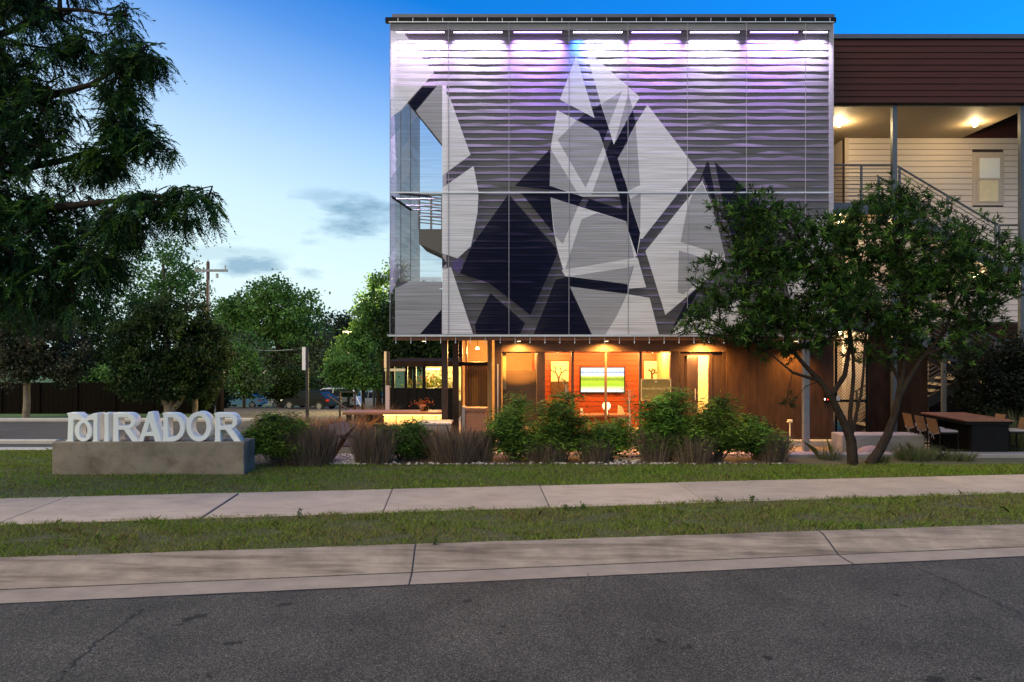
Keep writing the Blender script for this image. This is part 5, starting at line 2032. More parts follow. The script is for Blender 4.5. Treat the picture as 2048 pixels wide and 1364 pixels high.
def words(txt, xc, z, size, y, matx, parent, nm='lettering'):
    cu = bpy.data.curves.new('tmp', 'FONT')
    cu.body = txt
    cu.size = size
    cu.align_x = 'CENTER'
    cu.extrude = .001
    ob = bpy.data.objects.new('tmp', cu)
    me = bpy.data.meshes.new_from_object(ob)
    me.transform(Matrix.Translation((xc, y, z)) @ Matrix.Rotation(R(90), 4, 'X'))
    bpy.data.objects.remove(ob)
    bpy.data.curves.remove(cu)
    return link(nm, me, matx, parent)


xc_ = (qx0 + qx1) / 2
words('WALK-INS WELCOME', xc_, Z(779, yq), .068, yq - .004, M['goldpaint'], pq)
MB().prism([(xc_ - .03, yq - .004, Z(763, yq) + .02), (xc_, yq - .004, Z(763, yq) + .005), (xc_ + .03, yq - .004, Z(763, yq) + .02), (xc_ + .02, yq - .004, Z(763, yq) - .025), (xc_, yq - .004, Z(763, yq) - .012), (xc_ - .02, yq - .004, Z(763, yq) - .025)], (0, .002, 0)).build('emblem', M['goldpaint'], pq)

# podium at the vestibule
pd = empty('host_stand', (X(940, 17.2), 17.2, -.16), 'grey edged wooden host stand outside the vestibule', 'stand')
box('body', M['barwood'], pd, X(930, 17.1), X(972, 17.1), 17.12, 17.5, -.15, Z(822, 17.1))
box('side', M['concrete'], pd, X(924, 17.1), X(930, 17.1), 17.08, 17.5, -.15, Z(814, 17.1))
box('top', M['tablewood'], pd, X(930, 17.1), X(974, 17.1), 17.08, 17.5, Z(822, 17.1) + .002, Z(816, 17.1))

# ------------------------------------------------------------------ light columns, poles, lamps
for (px, yq_, ytop, ybot, mt, lab) in ((612, 24, 694, 800, 'polewhite', 'square dark light column with a white diffuser strip beside the cars'), (774, 21.5, 703, 820, 'canvas', 'square bronze light column with a cream strip painted for the orange light on its side, beside the bar')):
    zb0 = lotz(yq_)
    e = empty('light_column', (X(px, yq_), yq_, zb0), lab, 'lamp post', 'light columns in the car park')
    box('post', M['bronze'] if px > 700 else M['darksteel'], e, X(px - 1, yq_), X(px + 4.5, yq_), yq_, yq_ + .1, zb0, Z(ytop, yq_))
    box('diffuser', M[mt], e, X(px - 8 if px < 700 else px - 6, yq_), X(px - 1.2, yq_), yq_ + .01, yq_ + .09, Z(ytop + 46 if px < 700 else ytop + 33, yq_), Z(ytop, yq_))  # second column's cream strip paints the orange light on its side
    if px > 700:
        box('reflection_sleeve', M['lilac_reflection'], e, X(px - 3, yq_), X(px + 4.6, yq_), yq_ - .02, yq_ + .12, zb0, Z(771, yq_))  # lilac box paints the purple reflection on the lower post

uy = 70
up = empty('utility_pole', (X(416, uy), uy, lotz(uy)), 'brown wooden utility pole with a crossarm above the trees', 'utility pole')
m = MB()
m.tube([(X(416, uy), uy, lotz(uy)), (X(416, uy), uy, Z(523, uy))], [.21, .15], 10)
m.build('pole', M['polewood'], up, True)
box('crossarm', M['galv'], up, X(391, uy), X(457, uy), uy - .22, uy - .12, Z(544, uy), Z(539, uy))
for px in (392, 408, 452):
    MB().tube([(X(px, uy), uy - .17, Z(539, uy)), (X(px, uy), uy - .17, Z(536 if px != 452 else 531, uy))], [.05, .09], 8).build('insulator', M['porcelain'], up)
MB().tube([(X(416, uy), uy, Z(523, uy)), (X(416, uy), uy, Z(518, uy))], [.05, .03], 6).build('insulator', M['porcelain'], up)
MB().tube([(X(435, uy), uy - .1, Z(556, uy)), (X(435, uy), uy - .1, Z(547, uy))], .14, 8).build('fuse_box', M['porcelain'], up)
MB().tube([(X(420, uy), uy - .18, Z(625, uy)), (X(420, uy), uy - .18, Z(560, uy))], .05, 6).build('conduit', M['porcelain'], up)
for (a, b, lab) in (((150, 630, 60), (418, 640, uy), 'thin wire sagging from the left trees to the utility pole'), ((418, 655, uy), (585, 699, 58), 'thin wire falling from the utility pole towards the car park')):
    p0, p1 = W(*a), W(*b)
    pts = [p0.lerp(p1, f) + Vector((0, 0, -.9 * math.sin(math.pi * f))) for f in np.linspace(0, 1, 12)]
    o = MB().tube(pts, .022, 4).build('overhead_wire', M['porcelain'], None)
    tag(o, lab, 'wire')

for (px, py, y, wt, lab) in ((748, 571, 44, 3200, 'tall car park lamp lighting the tree beside the mesh screen yellow'), (697, 663, 50, 3000, 'lower car park lamp glowing among the far trees')):
    e = empty('car_park_lamp', (X(px, y), y, lotz(y)), lab, 'street lamp', 'car park lamps')
    MB().tube([(X(px, y), y, lotz(y)), (X(px, y), y, Z(py, y))], [.09, .06], 8).build('pole', M['darksteel'], e)
    box('head', M['darksteel'], e, X(px, y) - .28, X(px, y) + .28, y - .7, y + .1, Z(py, y), Z(py, y) + .09)
    box('lens', emit('car_park_lens', (1, .75, .32), 25), e, X(px, y) - .22, X(px, y) + .22, y - .66, y - .05, Z(py, y) - .03, Z(py, y) - .002)
    point_light('glow', (X(px, y), y - .4, Z(py, y) - .3), wt, (1, .72, .25), e, .15)

# ------------------------------------------------------------------ cars
def make_car(name, lab, loc, rz, paint, L, hgt, suv):
    e = empty(name, (0, 0, 0), lab, 'car', 'cars in the car park')
    hw = .92
    if suv:
        body = [(-L / 2, .45), (-L / 2 + .03, .95), (-L / 2 + .12, 1.05), (L / 2 - 1.25, 1.05), (L / 2 - .25, .95), (L / 2, .75), (L / 2, .35), (-L / 2, .35)]
        cab = [(-L / 2 + .12, 1.05), (-L / 2 + .32, hgt - .08), (-L / 2 + .6, hgt), (.55, hgt - .01), (.85, hgt - .1), (L / 2 - 1.15, 1.05)]
    else:
        body = [(-L / 2, .5), (-L / 2 + .03, .92), (-L / 2 + .5, .98), (L / 2 - 1.3, .92), (L / 2 - .25, .78), (L / 2, .62), (L / 2, .3), (-L / 2, .32)]
        cab = [(-L / 2 + .38, .97), (-L / 2 + 1.0, hgt - .05), (-L / 2 + 1.5, hgt), (.25, hgt - .01), (.6, hgt - .1), (L / 2 - 1.35, .92)]

    def shell(poly, w0, w1, nm, mt, par):
        m_ = MB()
        c = Vector((sum(p[0] for p in poly) / len(poly), 0, sum(p[1] for p in poly) / len(poly)))
        rings = []
        for (yy, sc_) in ((-w1, .93), (-w0, 1.0), (w0, 1.0), (w1, .93)):
            rings.append([(c.x + (p[0] - c.x) * (sc_ if sc_ == 1 else .985), yy, c.z + (p[1] - c.z) * sc_) for p in poly])
        n = len(poly)
        for r_ in rings:
            m_.v += r_
        for i in range(3):
            for j in range(n):
                m_.f.append((i * n + j, i * n + (j + 1) % n, (i + 1) * n + (j + 1) % n, (i + 1) * n + j))
        m_.f += [tuple(range(n)), tuple(range(3 * n, 4 * n))[::-1]]
        return m_.build(nm, mt, par)
    shell(body, hw - .1, hw, 'body', paint, e)
    gl = shell(cab, hw - .22, hw - .14, 'window_band', M['carglass'], e)
    top = [p for p in cab if p[1] > hgt - .2]
    m_ = MB()
    m_.bbox(top[0][0] + .02, top[-1][0] - .05, -hw + .2, hw - .2, hgt - .03, hgt + .012, .015)
    m_.build('roof', paint, e)
    for s in (-1, 1):
        for (a, b) in ((cab[0], cab[1]), (cab[-1], cab[-2])):
            MB().tube([(a[0], s * (hw - .14), a[1]), (b[0], s * (hw - .19), b[1] + .02)], .045, 5).build('pillar', paint, e)
        MB().tube([(-.25, s * (hw - .125), .98), (-.3, s * (hw - .16), hgt - .02)], .04, 5).build('pillar', paint, e)
        MB().tube([(cab[1][0], s * (hw - .19), hgt + .0), (cab[-2][0], s * (hw - .19), hgt - .06)], .035, 5).build('roof_rail', M['rim'] if suv else paint, e)
        box('tail_light', M['redlens'], e, -L / 2 - .015, -L / 2 + .22, s * (hw - .06) - .06, s * (hw - .06) + .065, .74, .88)
        box('headlight', M['white'], e, L / 2 - .3, L / 2 - .0, s * (hw - .12) - .08, s * (hw - .12) + .08, .62, .74)
        box('mirror', paint, e, .7, .85, s * (hw + .03) - .06, s * (hw + .03) + .06, .98, 1.1)
        for x in (-L / 2 + .85, L / 2 - .85):
            MB().tube([(x, s * (hw - .2), .33), (x, s * (hw + .01), .33)], .33, 18).build('tyre', M['rubber'], e)
            MB().tube([(x, s * (hw - .1), .33), (x, s * (hw + .02), .33)], .21, 14).build('rim', M['rim'], e)
    e.location = loc
    e.rotation_euler = (0, 0, rz)
    return e


make_car('parked_car', 'black saloon car with a lit looking red tail lamp beside the light column', (X(622, 58), 58, lotz(58)), R(160), M['carblack'], 4.5, 1.45, False)
make_car('parked_car', 'white sport utility car with silver roof rails behind the black saloon', (X(668, 63), 63, lotz(63)), R(168), M['carwhite'], 4.7, 1.72, True)
make_car('parked_car', 'blue car far down the car park under the round tree', (X(487, 74), 74, lotz(74) + .0), R(175), M['carteal'], 4.4, 1.45, False)
make_car('parked_car', 'white car far down the car park beyond the stone berm', (X(535, 80), 80, lotz(80)), R(170), M['carwhite'], 4.5, 1.5, False)
make_car('parked_car', 'pale car behind the glass pavilion', (X(737, 66), 66, lotz(66)), R(170), M['carsilver'], 4.5, 1.5, False)

# glass balustrade and ramp rail by the car park
gb = empty('glass_balustrade', (X(705, 23), 23, lotz(23)), 'framed glass balustrade panel with a sloping handrail beside the cars', 'balustrade')
zg_ = lotz(23)
for px in (678, 708):
    box('post', M['bronze'], gb, X(px, 23), X(px, 23) + .05, 23, 23.05, zg_, Z(785, 23))
box('top_rail', M['bronze'], gb, X(678, 23), X(711, 23), 22.99, 23.06, Z(785, 23), Z(783, 23))
box('pane', M['darkglass'], gb, X(680, 23) + .04, X(708, 23) - .01, 23.015, 23.03, Z(815, 23), Z(786, 23))
MB().tube([W(655, 790, 22.5), W(698, 821, 22.3)], .028, 6).build('handrail', M['bronze'], gb)
MB().tube([W(707, 780, 23.2), W(722, 812, 22.8)], .024, 6).build('handrail', M['rail'], gb)

# glass pavilion beyond the bar
pvn = empty('glass_pavilion', (X(828, 30), 30, lotz(30)), 'dark framed glass pavilion with lit interior beyond the bar', 'pavilion')
py2 = 28.5
zpb, zpt = lotz(py2), Z(733, py2)
PXs = [768, 786, 812, 829, 848, 886, 912]
for px in PXs:
    box('post', M['black'], pvn, X(px, py2) - .06, X(px, py2) + .06, py2, py2 + .12, zpb, zpt)
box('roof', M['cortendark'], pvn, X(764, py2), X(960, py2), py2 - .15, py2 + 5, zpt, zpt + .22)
box('roof_edge', M['canvas'], pvn, X(770, py2), X(812, py2), py2 - .17, py2 - .152, Z(742, py2), Z(737, py2))
box('sill', M['black'], pvn, X(768, py2), X(912, py2), py2 + .01, py2 + .1, Z(779, py2), Z(776, py2))
for i in range(len(PXs) - 1):
    box('lower_panel', M['black'], pvn, X(PXs[i], py2) + .06, X(PXs[i + 1], py2) - .06, py2 + .03, py2 + .08, zpb, Z(779, py2))
    box('pane', M['glass'], pvn, X(PXs[i], py2) + .06, X(PXs[i + 1], py2) - .06, py2 + .05, py2 + .06, Z(776, py2), zpt)
box('back_wall', M['canvas'], pvn, X(846, 33), X(960, 33), 33.3, 33.4, zpb - .3, zpt)
box('counter', M['concrete'], pvn, X(790, 31), X(960, 31), 31, 31.6, lotz(31), lotz(31) + 1.0)
point_light('glow', (X(868, 31.5), 31.0, zpt - .35), 600, (1, .74, .28), pvn, .1)
box('hanging_lamp', emit('pavilion_lamp', (1, .78, .42), 6), pvn, X(868, 31.5) - .3, X(868, 31.5) + .3, 30.95, 31.05, zpt - .22, zpt - .18)
Pf = np.array([X(860, 32.7), 32.7, Z(775, 32.7)]) + rng.normal(0, 1, (900, 3)) * np.array([.55, .2, .28])
o = fastmesh('indoor_plant', leafquads(Pf, unit(rng.normal(size=Pf.shape)), .16, .05), 4, tints(900, [(.10, .14, .02), (.26, .12, .02)], (2, 1)), M['leaf'], None)
tag(o, 'leafy plants along the bright pavilion back wall', 'plants')

# fence wall along the far lawn
fy_ = 46
fw = empty('boundary_fence', (X(200, fy_), fy_, lotz(fy_)), 'long dark close-boarded fence behind the far lawn', 'fence')
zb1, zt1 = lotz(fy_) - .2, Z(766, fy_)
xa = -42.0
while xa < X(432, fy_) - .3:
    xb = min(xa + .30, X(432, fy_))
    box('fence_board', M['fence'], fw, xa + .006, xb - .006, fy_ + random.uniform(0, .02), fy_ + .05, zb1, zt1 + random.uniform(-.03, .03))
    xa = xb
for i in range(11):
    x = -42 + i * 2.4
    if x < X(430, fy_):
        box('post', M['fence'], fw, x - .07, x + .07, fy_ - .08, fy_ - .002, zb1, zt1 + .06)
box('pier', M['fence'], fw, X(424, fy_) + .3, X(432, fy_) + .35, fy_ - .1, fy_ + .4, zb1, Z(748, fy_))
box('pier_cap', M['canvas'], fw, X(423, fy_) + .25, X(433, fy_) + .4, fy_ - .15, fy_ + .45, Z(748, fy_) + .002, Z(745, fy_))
hs = empty('far_house', (X(560, 120), 120, -5.7), 'pale far house glimpsed between the trees beyond the car park', 'house')
hx, hy = X(552, 120), 120
box('wall', M['housewall'], hs, hx - 5, hx + 5, hy, hy + 8, -5.8, -1.6)
MB().prism([(hx - 5.5, hy - .5, -1.6), (hx + 5.5, hy - .5, -1.6), (hx, hy - .5, 1.2)], (0, 9, 0)).build('roof', M['brick'], hs)
for s in (-3, 0, 3):
    box('window', M['carglass'], hs, hx + s - .6, hx + s + .6, hy - .05, hy - .002, -4.2, -2.8)

# ------------------------------------------------------------------ trees and plants
def plant_tree(name, lab, base, trunks, blobs, ntips, kind, bark, group=None, rt=.008, step=.45, lo=.45, **kw):
    e = empty(name, base, lab, 'tree', group)
    tips = sample_blobs(blobs, ntips, lo)
    A, par, rad, dirs = skeleton(trunks, tips, rt, step)
    wood('trunk', A, par, rad, M[bark], e)
    {'whorl': crown_whorl, 'broad': crown_broad, 'frond': crown_frond}[kind](tips, dirs, parent=e, **kw)
    return e


def T(px, py, Y, r):
    q = W(px, py, Y)
    return (q.x, q.y, q.z, r)


OLE = dict(sub=4, per=11, L=.125, Wd=.17, cols=[(.020, .056, .009), (.036, .092, .012), (.095, .185, .028), (.010, .028, .007)], wts=(3, 3, 1.3, 2.5), reach=.22)
ty = 14.0
blA = blobs_px([(1480, 425, 62, 42), (1555, 405, 34, 26), (1560, 480, 105, 75), (1455, 560, 70, 55), (1600, 585, 120, 85), (1470, 635, 105, 55), (1650, 500, 80, 70), (1400, 655, 45, 32), (1560, 670, 110, 45), (1680, 620, 90, 70)], ty, .95)
plant_tree('garden_tree', 'multi-stemmed evergreen tree with tufted narrow leaves, forked trunk leaning towards the mesh screen', (6.57, ty, 0),
           [[T(1706, 930, ty, .098), T(1702, 880, ty, .080), T(1690, 850, ty, .066), T(1660, 790, ty - .05, .052), T(1640, 762, ty, .045), T(1605, 725, ty, .034), T(1570, 680, ty, .03)],
            [T(1662, 792, ty, .05), T(1690, 750, ty + .1, .04), T(1700, 690, ty + .15, .03), T(1690, 600, ty + .2, .02)],
            [T(1703, 872, ty, .04), T(1704, 790, ty + .1, .032), T(1706, 700, ty + .1, .026), T(1700, 560, ty, .02)],
            [T(1704, 868, ty, .035), T(1722, 790, ty - .1, .028), T(1730, 690, ty - .1, .022), T(1745, 560, ty, .016)],
            [T(1640, 762, ty, .03), T(1585, 745, ty - .1, .02), T(1530, 700, ty - .15, .012)],
            [T(1640, 762, ty, .016), T(1612, 772, ty - .1, .011), T(1596, 790, ty - .16, .008), T(1578, 806, ty - .2, .005)]],
           blA + blobs_px([(1577, 805, 24, 14, -.2, .2)], ty), 860, 'whorl', 'darkbark', rt=.0045, step=.3, **OLE)
blB = blobs_px([(1790, 400, 60, 42), (1840, 420, 60, 42), (1745, 470, 75, 70), (1850, 510, 100, 80), (1965, 470, 55, 40), (1920, 560, 95, 80), (1780, 590, 100, 85), (1975, 610, 60, 60), (1870, 670, 95, 55), (1760, 690, 70, 45), (2020, 540, 45, 70), (1695, 455, 45, 40), (1690, 540, 60, 60)], ty + .3, .95)
plant_tree('garden_tree', 'evergreen tree with tufted narrow leaves and one slanting trunk before the steel stair', (6.9, ty, 0),
           [[T(1738, 930, ty, .078), T(1775, 870, ty + .1, .064), T(1796, 800, ty + .15, .050), T(1806, 740, ty + .2, .040), T(1815, 650, ty + .3, .035), T(1800, 520, ty + .3, .02)],
            [T(1798, 795, ty + .15, .045), T(1840, 720, ty + .2, .035), T(1890, 660, ty + .3, .025), T(1930, 580, ty + .3, .016)],
            [T(1802, 770, ty + .2, .03), T(1770, 690, ty + .2, .024), T(1745, 600, ty + .3, .016)],
            [T(1850, 710, ty + .2, .025), T(1940, 665, ty + .1, .016), T(2030, 645, ty + .1, .01)]],
           blB, 960, 'whorl', 'darkbark', rt=.0045, step=.3, **OLE)

# feathery tree at the left edge
ly = 10.5
FR = dict(sub=5, L=.33, leaflets=24, ll=.088, cols=[(.014, .042, .012), (.024, .068, .014), (.055, .115, .015), (.011, .030, .014)], wts=(3, 3, 1.6, 2), droop=.7)
blL = blobs_px([(50, 90, 115, 110), (80, 230, 95, 72), (30, 330, 125, 100), (50, 480, 130, 110), (40, 580, 110, 60), (115, 415, 80, 48), (140, 505, 60, 50), (-120, 200, 160, 180), (-120, 450, 160, 140), (185, 80, 50, 60), (0, -60, 190, 90), (120, 590, 65, 45)], ly, .9)
tr_l = [[(-9.4, ly, -.1, .26), (-9.3, ly, 2.0, .22), (-9.1, ly + .1, 4.5, .16), (-8.9, ly, 7.2, .09), (-8.7, ly, 9.0, .05)],
        [(-9.2, ly, 3.6, .09), T(30, 430, ly, .06), T(200, 405, ly - .2, .035), T(330, 392, ly - .3, .022), T(425, 372, ly - .4, .008)],
        [(-9.1, ly, 5.0, .08), T(60, 200, ly, .05), T(180, 170, ly - .2, .03), T(290, 110, ly - .3, .010)],
        [(-9.2, ly, 4.2, .07), T(80, 330, ly + .2, .045), T(220, 300, ly + .1, .026), T(355, 305, ly, .008)],
        [(-9.3, ly, 3.0, .06), T(40, 540, ly, .035), T(150, 560, ly - .1, .015)],
        [(-9.0, ly, 6.2, .06), T(120, 20, ly, .03), T(255, 30, ly - .2, .012)]]
thin = blobs_px([(265, 115, 45, 38, -.2, .3), (300, 118, 18, 12, -.3, .15), (250, 30, 16, 32, -.2, .2), (235, 180, 35, 30, -.1, .3), (245, 255, 50, 32, 0, .35), (315, 288, 34, 16, 0, .2), (350, 303, 10, 6, 0, .1), (200, 320, 45, 28, .1, .3), (290, 405, 60, 20, -.25, .3), (385, 388, 42, 18, -.35, .2), (425, 420, 14, 10, -.4, .12), (370, 432, 32, 18, -.3, .2), (235, 450, 40, 35, -.2, .3), (200, 530, 35, 40, 0, .3)], ly)
e = empty('feathery_tree', (-9.4, ly, 0), 'large dark feathery-leaved tree whose boughs hang in from the edge of the lawn', 'tree')
tips = np.concatenate([sample_blobs(blL, 1500, .35), sample_blobs(thin, 430, .1)])
A, par, rad, dirs = skeleton(tr_l, tips, .0075, .35, power=.4)
wood('trunk', A, par, rad, M['darkbark'], e)
crown_frond(tips, dirs, parent=e, reach=.09, **FR)

# background trees: (label, trunk px, base Y, blobs px, tips, leaves per tip, leaf size, colours, bark, trunk radius)
DK = [(.014, .034, .009), (.022, .048, .012), (.036, .066, .015)]
MD = [(.050, .125, .028), (.075, .165, .036), (.105, .21, .048)]
LT = [(.085, .19, .042), (.125, .25, .058), (.16, .28, .075)]
GY = [(.060, .090, .048), (.085, .115, .065), (.11, .14, .08)]
BG = [
    ('broad dark live oak on the far lawn behind the letters', (338, 1.0), 40, [(330, 690, 100, 90), (300, 640, 70, 50), (390, 720, 70, 60), (270, 730, 50, 50), (360, 630, 60, 45), (330, 760, 110, 40)], 420, 60, .20, DK, 'palebark', .28, 828, 'live oaks on the far lawn'),
    ('smaller oak with a pale straight trunk next to the live oak', (390, 1.0), 41, [(400, 720, 60, 60), (420, 680, 45, 45), (380, 750, 50, 35)], 160, 55, .20, DK + [(.05, .06, .02)], 'palebark', .16, 824, 'live oaks on the far lawn'),
    ('dusty brownish green tree by the dark fence at the lawn edge', (52, 1.0), 39, [(80, 700, 90, 70), (30, 680, 70, 60), (130, 720, 50, 55), (70, 640, 70, 50), (20, 740, 60, 40)], 320, 55, .20, [(.028, .036, .018), (.045, .050, .026), (.07, .062, .035)], 'palebark', .15, 825, 'live oaks on the far lawn'),
    ('tall open cottonwood rising behind the oaks left of the utility pole', (335, 1.0), 76, [(330, 540, 70, 55), (300, 590, 60, 45), (370, 580, 60, 50), (280, 530, 30, 30), (340, 500, 35, 25), (260, 620, 50, 40), (390, 560, 30, 30)], 190, 30, .36, MD[:2], 'bark', .32, 800, 'tall trees beyond the car park'),
    ('large rounded bright green tree beyond the car park right of the utility pole', (560, 1.0), 72, [(540, 620, 70, 60), (590, 640, 55, 60), (500, 650, 55, 55), (550, 580, 45, 30), (610, 610, 35, 40), (460, 640, 40, 40), (540, 690, 110, 50)], 420, 44, .36, MD + LT[:1], 'bark', .4, 805, 'tall trees beyond the car park'),
    ('pale green tree between the utility pole and the large round tree', (450, 1.0), 76, [(452, 640, 30, 34), (475, 620, 32, 28), (440, 680, 40, 40)], 150, 34, .36, LT, 'bark', .25, 805, 'tall trees beyond the car park'),
    ('grey green bushy elm behind the parked cars', (615, 1.0), 72, [(620, 730, 70, 50), (640, 690, 35, 35), (580, 745, 45, 40), (660, 740, 45, 50), (600, 700, 40, 30)], 300, 50, .30, GY, 'bark', .25, 800, 'bushy trees around the car park'),
    ('small green tree with a dark trunk beside the far blue car', (488, 1.0), 60, [(490, 740, 32, 35), (500, 765, 42, 22), (480, 710, 24, 22)], 150, 50, .24, MD[:2] + GY[:1], 'darkbark', .12, 812, 'bushy trees around the car park'),
    ('greyish tree behind the fence pier', (450, 1.0), 64, [(465, 720, 45, 50), (440, 760, 40, 45), (500, 700, 30, 40), (430, 790, 35, 25)], 220, 50, .28, GY[:2] + MD[:1], 'bark', .2, 812, 'bushy trees around the car park'),
    ('dark low shrubby tree under the elm beside the black saloon', (565, 1.0), 64, [(570, 770, 45, 35), (600, 765, 35, 30), (550, 785, 30, 22)], 180, 50, .22, DK, 'darkbark', .12, 815, 'bushy trees around the car park'),
    ('far dark tree line crown between the elm and the lit tree', (670, 1.0), 95, [(670, 660, 40, 30), (700, 650, 30, 25), (650, 690, 60, 40), (720, 690, 50, 50)], 260, 40, .42, [(.018, .040, .020), (.028, .055, .026)], 'bark', .3, 790, 'tall trees beyond the car park'),
    ('tree lit yellow by a car park lamp, left of the mesh screen', (757, 1.0), 41, [(755, 620, 45, 45), (770, 570, 30, 35), (735, 640, 30, 30), (720, 680, 40, 35), (700, 720, 45, 35), (740, 700, 50, 40), (790, 545, 25, 25)], 300, 55, .17, MD[1:] + LT[:2], 'darkbark', .16, 800, 'trees lit by the car park lamps'),
    ('dark dense tree behind the pavilion and corner post', (815, 1.0), 36, [(800, 680, 60, 45), (840, 700, 60, 40), (880, 690, 50, 40), (800, 640, 45, 40), (770, 720, 30, 30), (840, 620, 60, 60), (900, 650, 60, 60)], 420, 55, .18, DK, 'darkbark', .18, 800, 'trees lit by the car park lamps'),
    ('low yellow lit shrub tree beside the light column', (725, 1.0), 38, [(735, 750, 30, 25), (700, 765, 30, 20), (760, 755, 22, 22), (680, 740, 30, 25)], 170, 50, .15, MD + LT[:1], 'darkbark', .08, 800, 'trees lit by the car park lamps'),
    ('dark tree mass behind the fence, left part', (210, 1.0), 58, [(180, 660, 60, 70), (230, 700, 60, 70), (140, 620, 50, 50), (250, 640, 40, 40), (60, 620, 80, 60), (-40, 640, 80, 90)], 420, 46, .30, DK + [(.016, .04, .016)], 'darkbark', .25, 815, 'dark trees behind the fence'),
    ('dark tree mass behind the fence, right part near the oaks', (300, 1.0), 60, [(280, 760, 50, 40), (240, 760, 60, 40), (330, 770, 60, 30), (400, 770, 40, 30)], 260, 46, .28, DK + [(.02, .05, .03)], 'darkbark', .2, 815, 'dark trees behind the fence'),
    ('small bright shrub tree leaning over the fence', (185, 1.0), 47.5, [(185, 752, 32, 18), (205, 762, 20, 12), (150, 755, 20, 10)], 90, 45, .2, MD, 'darkbark', .08, 812, 'dark trees behind the fence'),
]
for (lab, (tpx, _), Y, bl, nt_, per, ls, cols, bark, tr_, basepy, grp) in BG:
    bl3 = blobs_px(bl, Y, .8)
    zb0 = lotz(Y)
    cxm = np.mean([b[0][0] for b in bl3])
    ztop = max(b[0][2] for b in bl3)
    zlow = min(b[0][2] - b[1][2] * .6 for b in bl3)
    x0 = X(tpx, Y)
    trunks = [[(x0, Y, zb0 - .1, tr_), (x0 + .05, Y, max(zb0 + .8, zlow), tr_ * .85), ((x0 + cxm) / 2, Y, (zlow + ztop) / 2, tr_ * .6), (cxm, Y, ztop, tr_ * .25)]]
    if 'live oak' in lab and 'broad' in lab:
        trunks.append([(x0, Y, zb0 + .1, tr_ * .6), (x0 + 1.2, Y, zlow + .3, tr_ * .5), (x0 + 1.9, Y, zlow + 1.6, tr_ * .3)])
        trunks.append([(x0, Y, zb0 + .3, tr_ * .6), (x0 - .6, Y, zlow + .3, tr_ * .5), (x0 - 1.4, Y, zlow + 1.6, tr_ * .3)])
    sprd = .055 * Y / 7.5 * (ls / .2) ** .3 * .72
    plant_tree('tree', lab, (x0, Y, zb0), trunks, bl3, nt_, 'broad', bark, grp, rt=.012, step=1.0, lo=.35, per=per, spread=min(.55, sprd), L=ls, Wd=.62, cols=cols, wts=[1] * len(cols), mat_=M['leaf'])

# hedge shrub by the fence pier and conifer-like low shrubs
def bush(name, lab, blobs, ntips, per, L, Wd, cols, group, stems=8, stemh=.5, mat_=None, cat='shrub', spread=.07, up=.2, layer=False, base=None):
    c = np.mean([b[0] for b in blobs], axis=0)
    zb0 = base if base is not None else min(b[0][2] - b[1][2] for b in blobs)
    e_ = empty(name, (c[0], c[1], zb0), lab, cat, group)
    tips = sample_blobs([(b[0], tuple(q * f for q in b[1])) for b in blobs for f in (.75, .95, 1.08)], ntips, .25)
    m_ = MB()
    rs = max(b[1][0] for b in blobs)
    for i in range(stems):
        a = random.uniform(0, 6.28)
        q0 = Vector((c[0] + math.cos(a) * rs * .35 * random.random(), c[1] + math.sin(a) * .12, zb0 - .03))
        tq = tips[random.randrange(len(tips))]
        m_.tube([q0, Vector(q0).lerp(Vector(tq), .5) + Vector((0, 0, .06)), Vector(tq)], [.008, .006, .003], 4, cap=False)
    m_.build('stems', M['bark'], e_)['kind'] = 'stuff'
    n = len(tips) * per
    tt = tints(len(tips), cols, [1] * len(cols), .38)
    P_ = np.repeat(tips, per, axis=0) + rng.normal(0, spread, (n, 3)) * (np.array([1.35, 1.1, .45]) if layer else 1)
    D_ = unit(rng.normal(size=(n, 3)) * np.array([1, 1, .32 if layer else .7]) + np.array([0, 0, -.12 if layer else up]))
    Ls = L * rng.uniform(.45, 1.35, n)
    fastmesh('foliage', leafquads(P_, D_, Ls, Ls * Wd), 4, np.clip(np.repeat(tt, per, axis=0) * (1 + rng.normal(0, .15, (n, 1))), .003, 1), mat_ or M['leaf'], e_)
    return e_


bush('clipped_shrub', 'rounded shrub against the fence pier on the far lawn', blobs_px([(405, 790, 24, 28), (420, 780, 12, 20)], 44), 200, 40, .14, .5, DK + [(.05, .07, .02)], None, 3, spread=.12)
NB = [(.065, .135, .016), (.105, .200, .026), (.17, .28, .042), (.042, .088, .016)]  # greens brightened to carry the light thrown on the shrubs
YB = 14.45
SH = [
    ('glossy green shrub growing beside the letter plinth', [(545, 860, 40, 42), (520, 890, 35, 30), (580, 845, 28, 26), (560, 905, 45, 22)], 13.9, 230),
    ('bright green bamboo-like shrub between two dry grass clumps', [(808, 868, 40, 34), (815, 900, 42, 25), (785, 880, 28, 28), (830, 850, 20, 18)], YB, 200),
    ('bamboo-like shrub standing before the corner window', [(1020, 835, 36, 42), (1035, 798, 26, 26), (1010, 880, 38, 42), (1055, 895, 50, 30)], YB, 210),
    ('tall bamboo-like shrub below the left print', [(1118, 835, 48, 48), (1130, 788, 28, 30), (1095, 880, 48, 42), (1155, 860, 40, 40), (1120, 900, 75, 26), (1075, 885, 40, 34)], YB, 290),
    ('low bamboo-like shrub beneath the wall screen', [(1205, 862, 40, 30), (1225, 890, 35, 28), (1185, 892, 48, 28), (1240, 850, 22, 20)], YB + .15, 190),
    ('bamboo-like shrub in front of the olive plaque', [(1325, 830, 46, 48), (1345, 788, 28, 26), (1305, 870, 38, 40), (1360, 880, 52, 42)], YB, 280),
    ('bushy bamboo-like shrub before the entrance door', [(1430, 840, 48, 46), (1440, 798, 34, 26), (1395, 882, 48, 40), (1470, 880, 52, 40)], YB, 290),
    ('low feathery shrub at the end of the bed by the rusty wall', [(1515, 870, 36, 34), (1535, 895, 40, 27), (1495, 845, 26, 26)], YB + .1, 170),
]
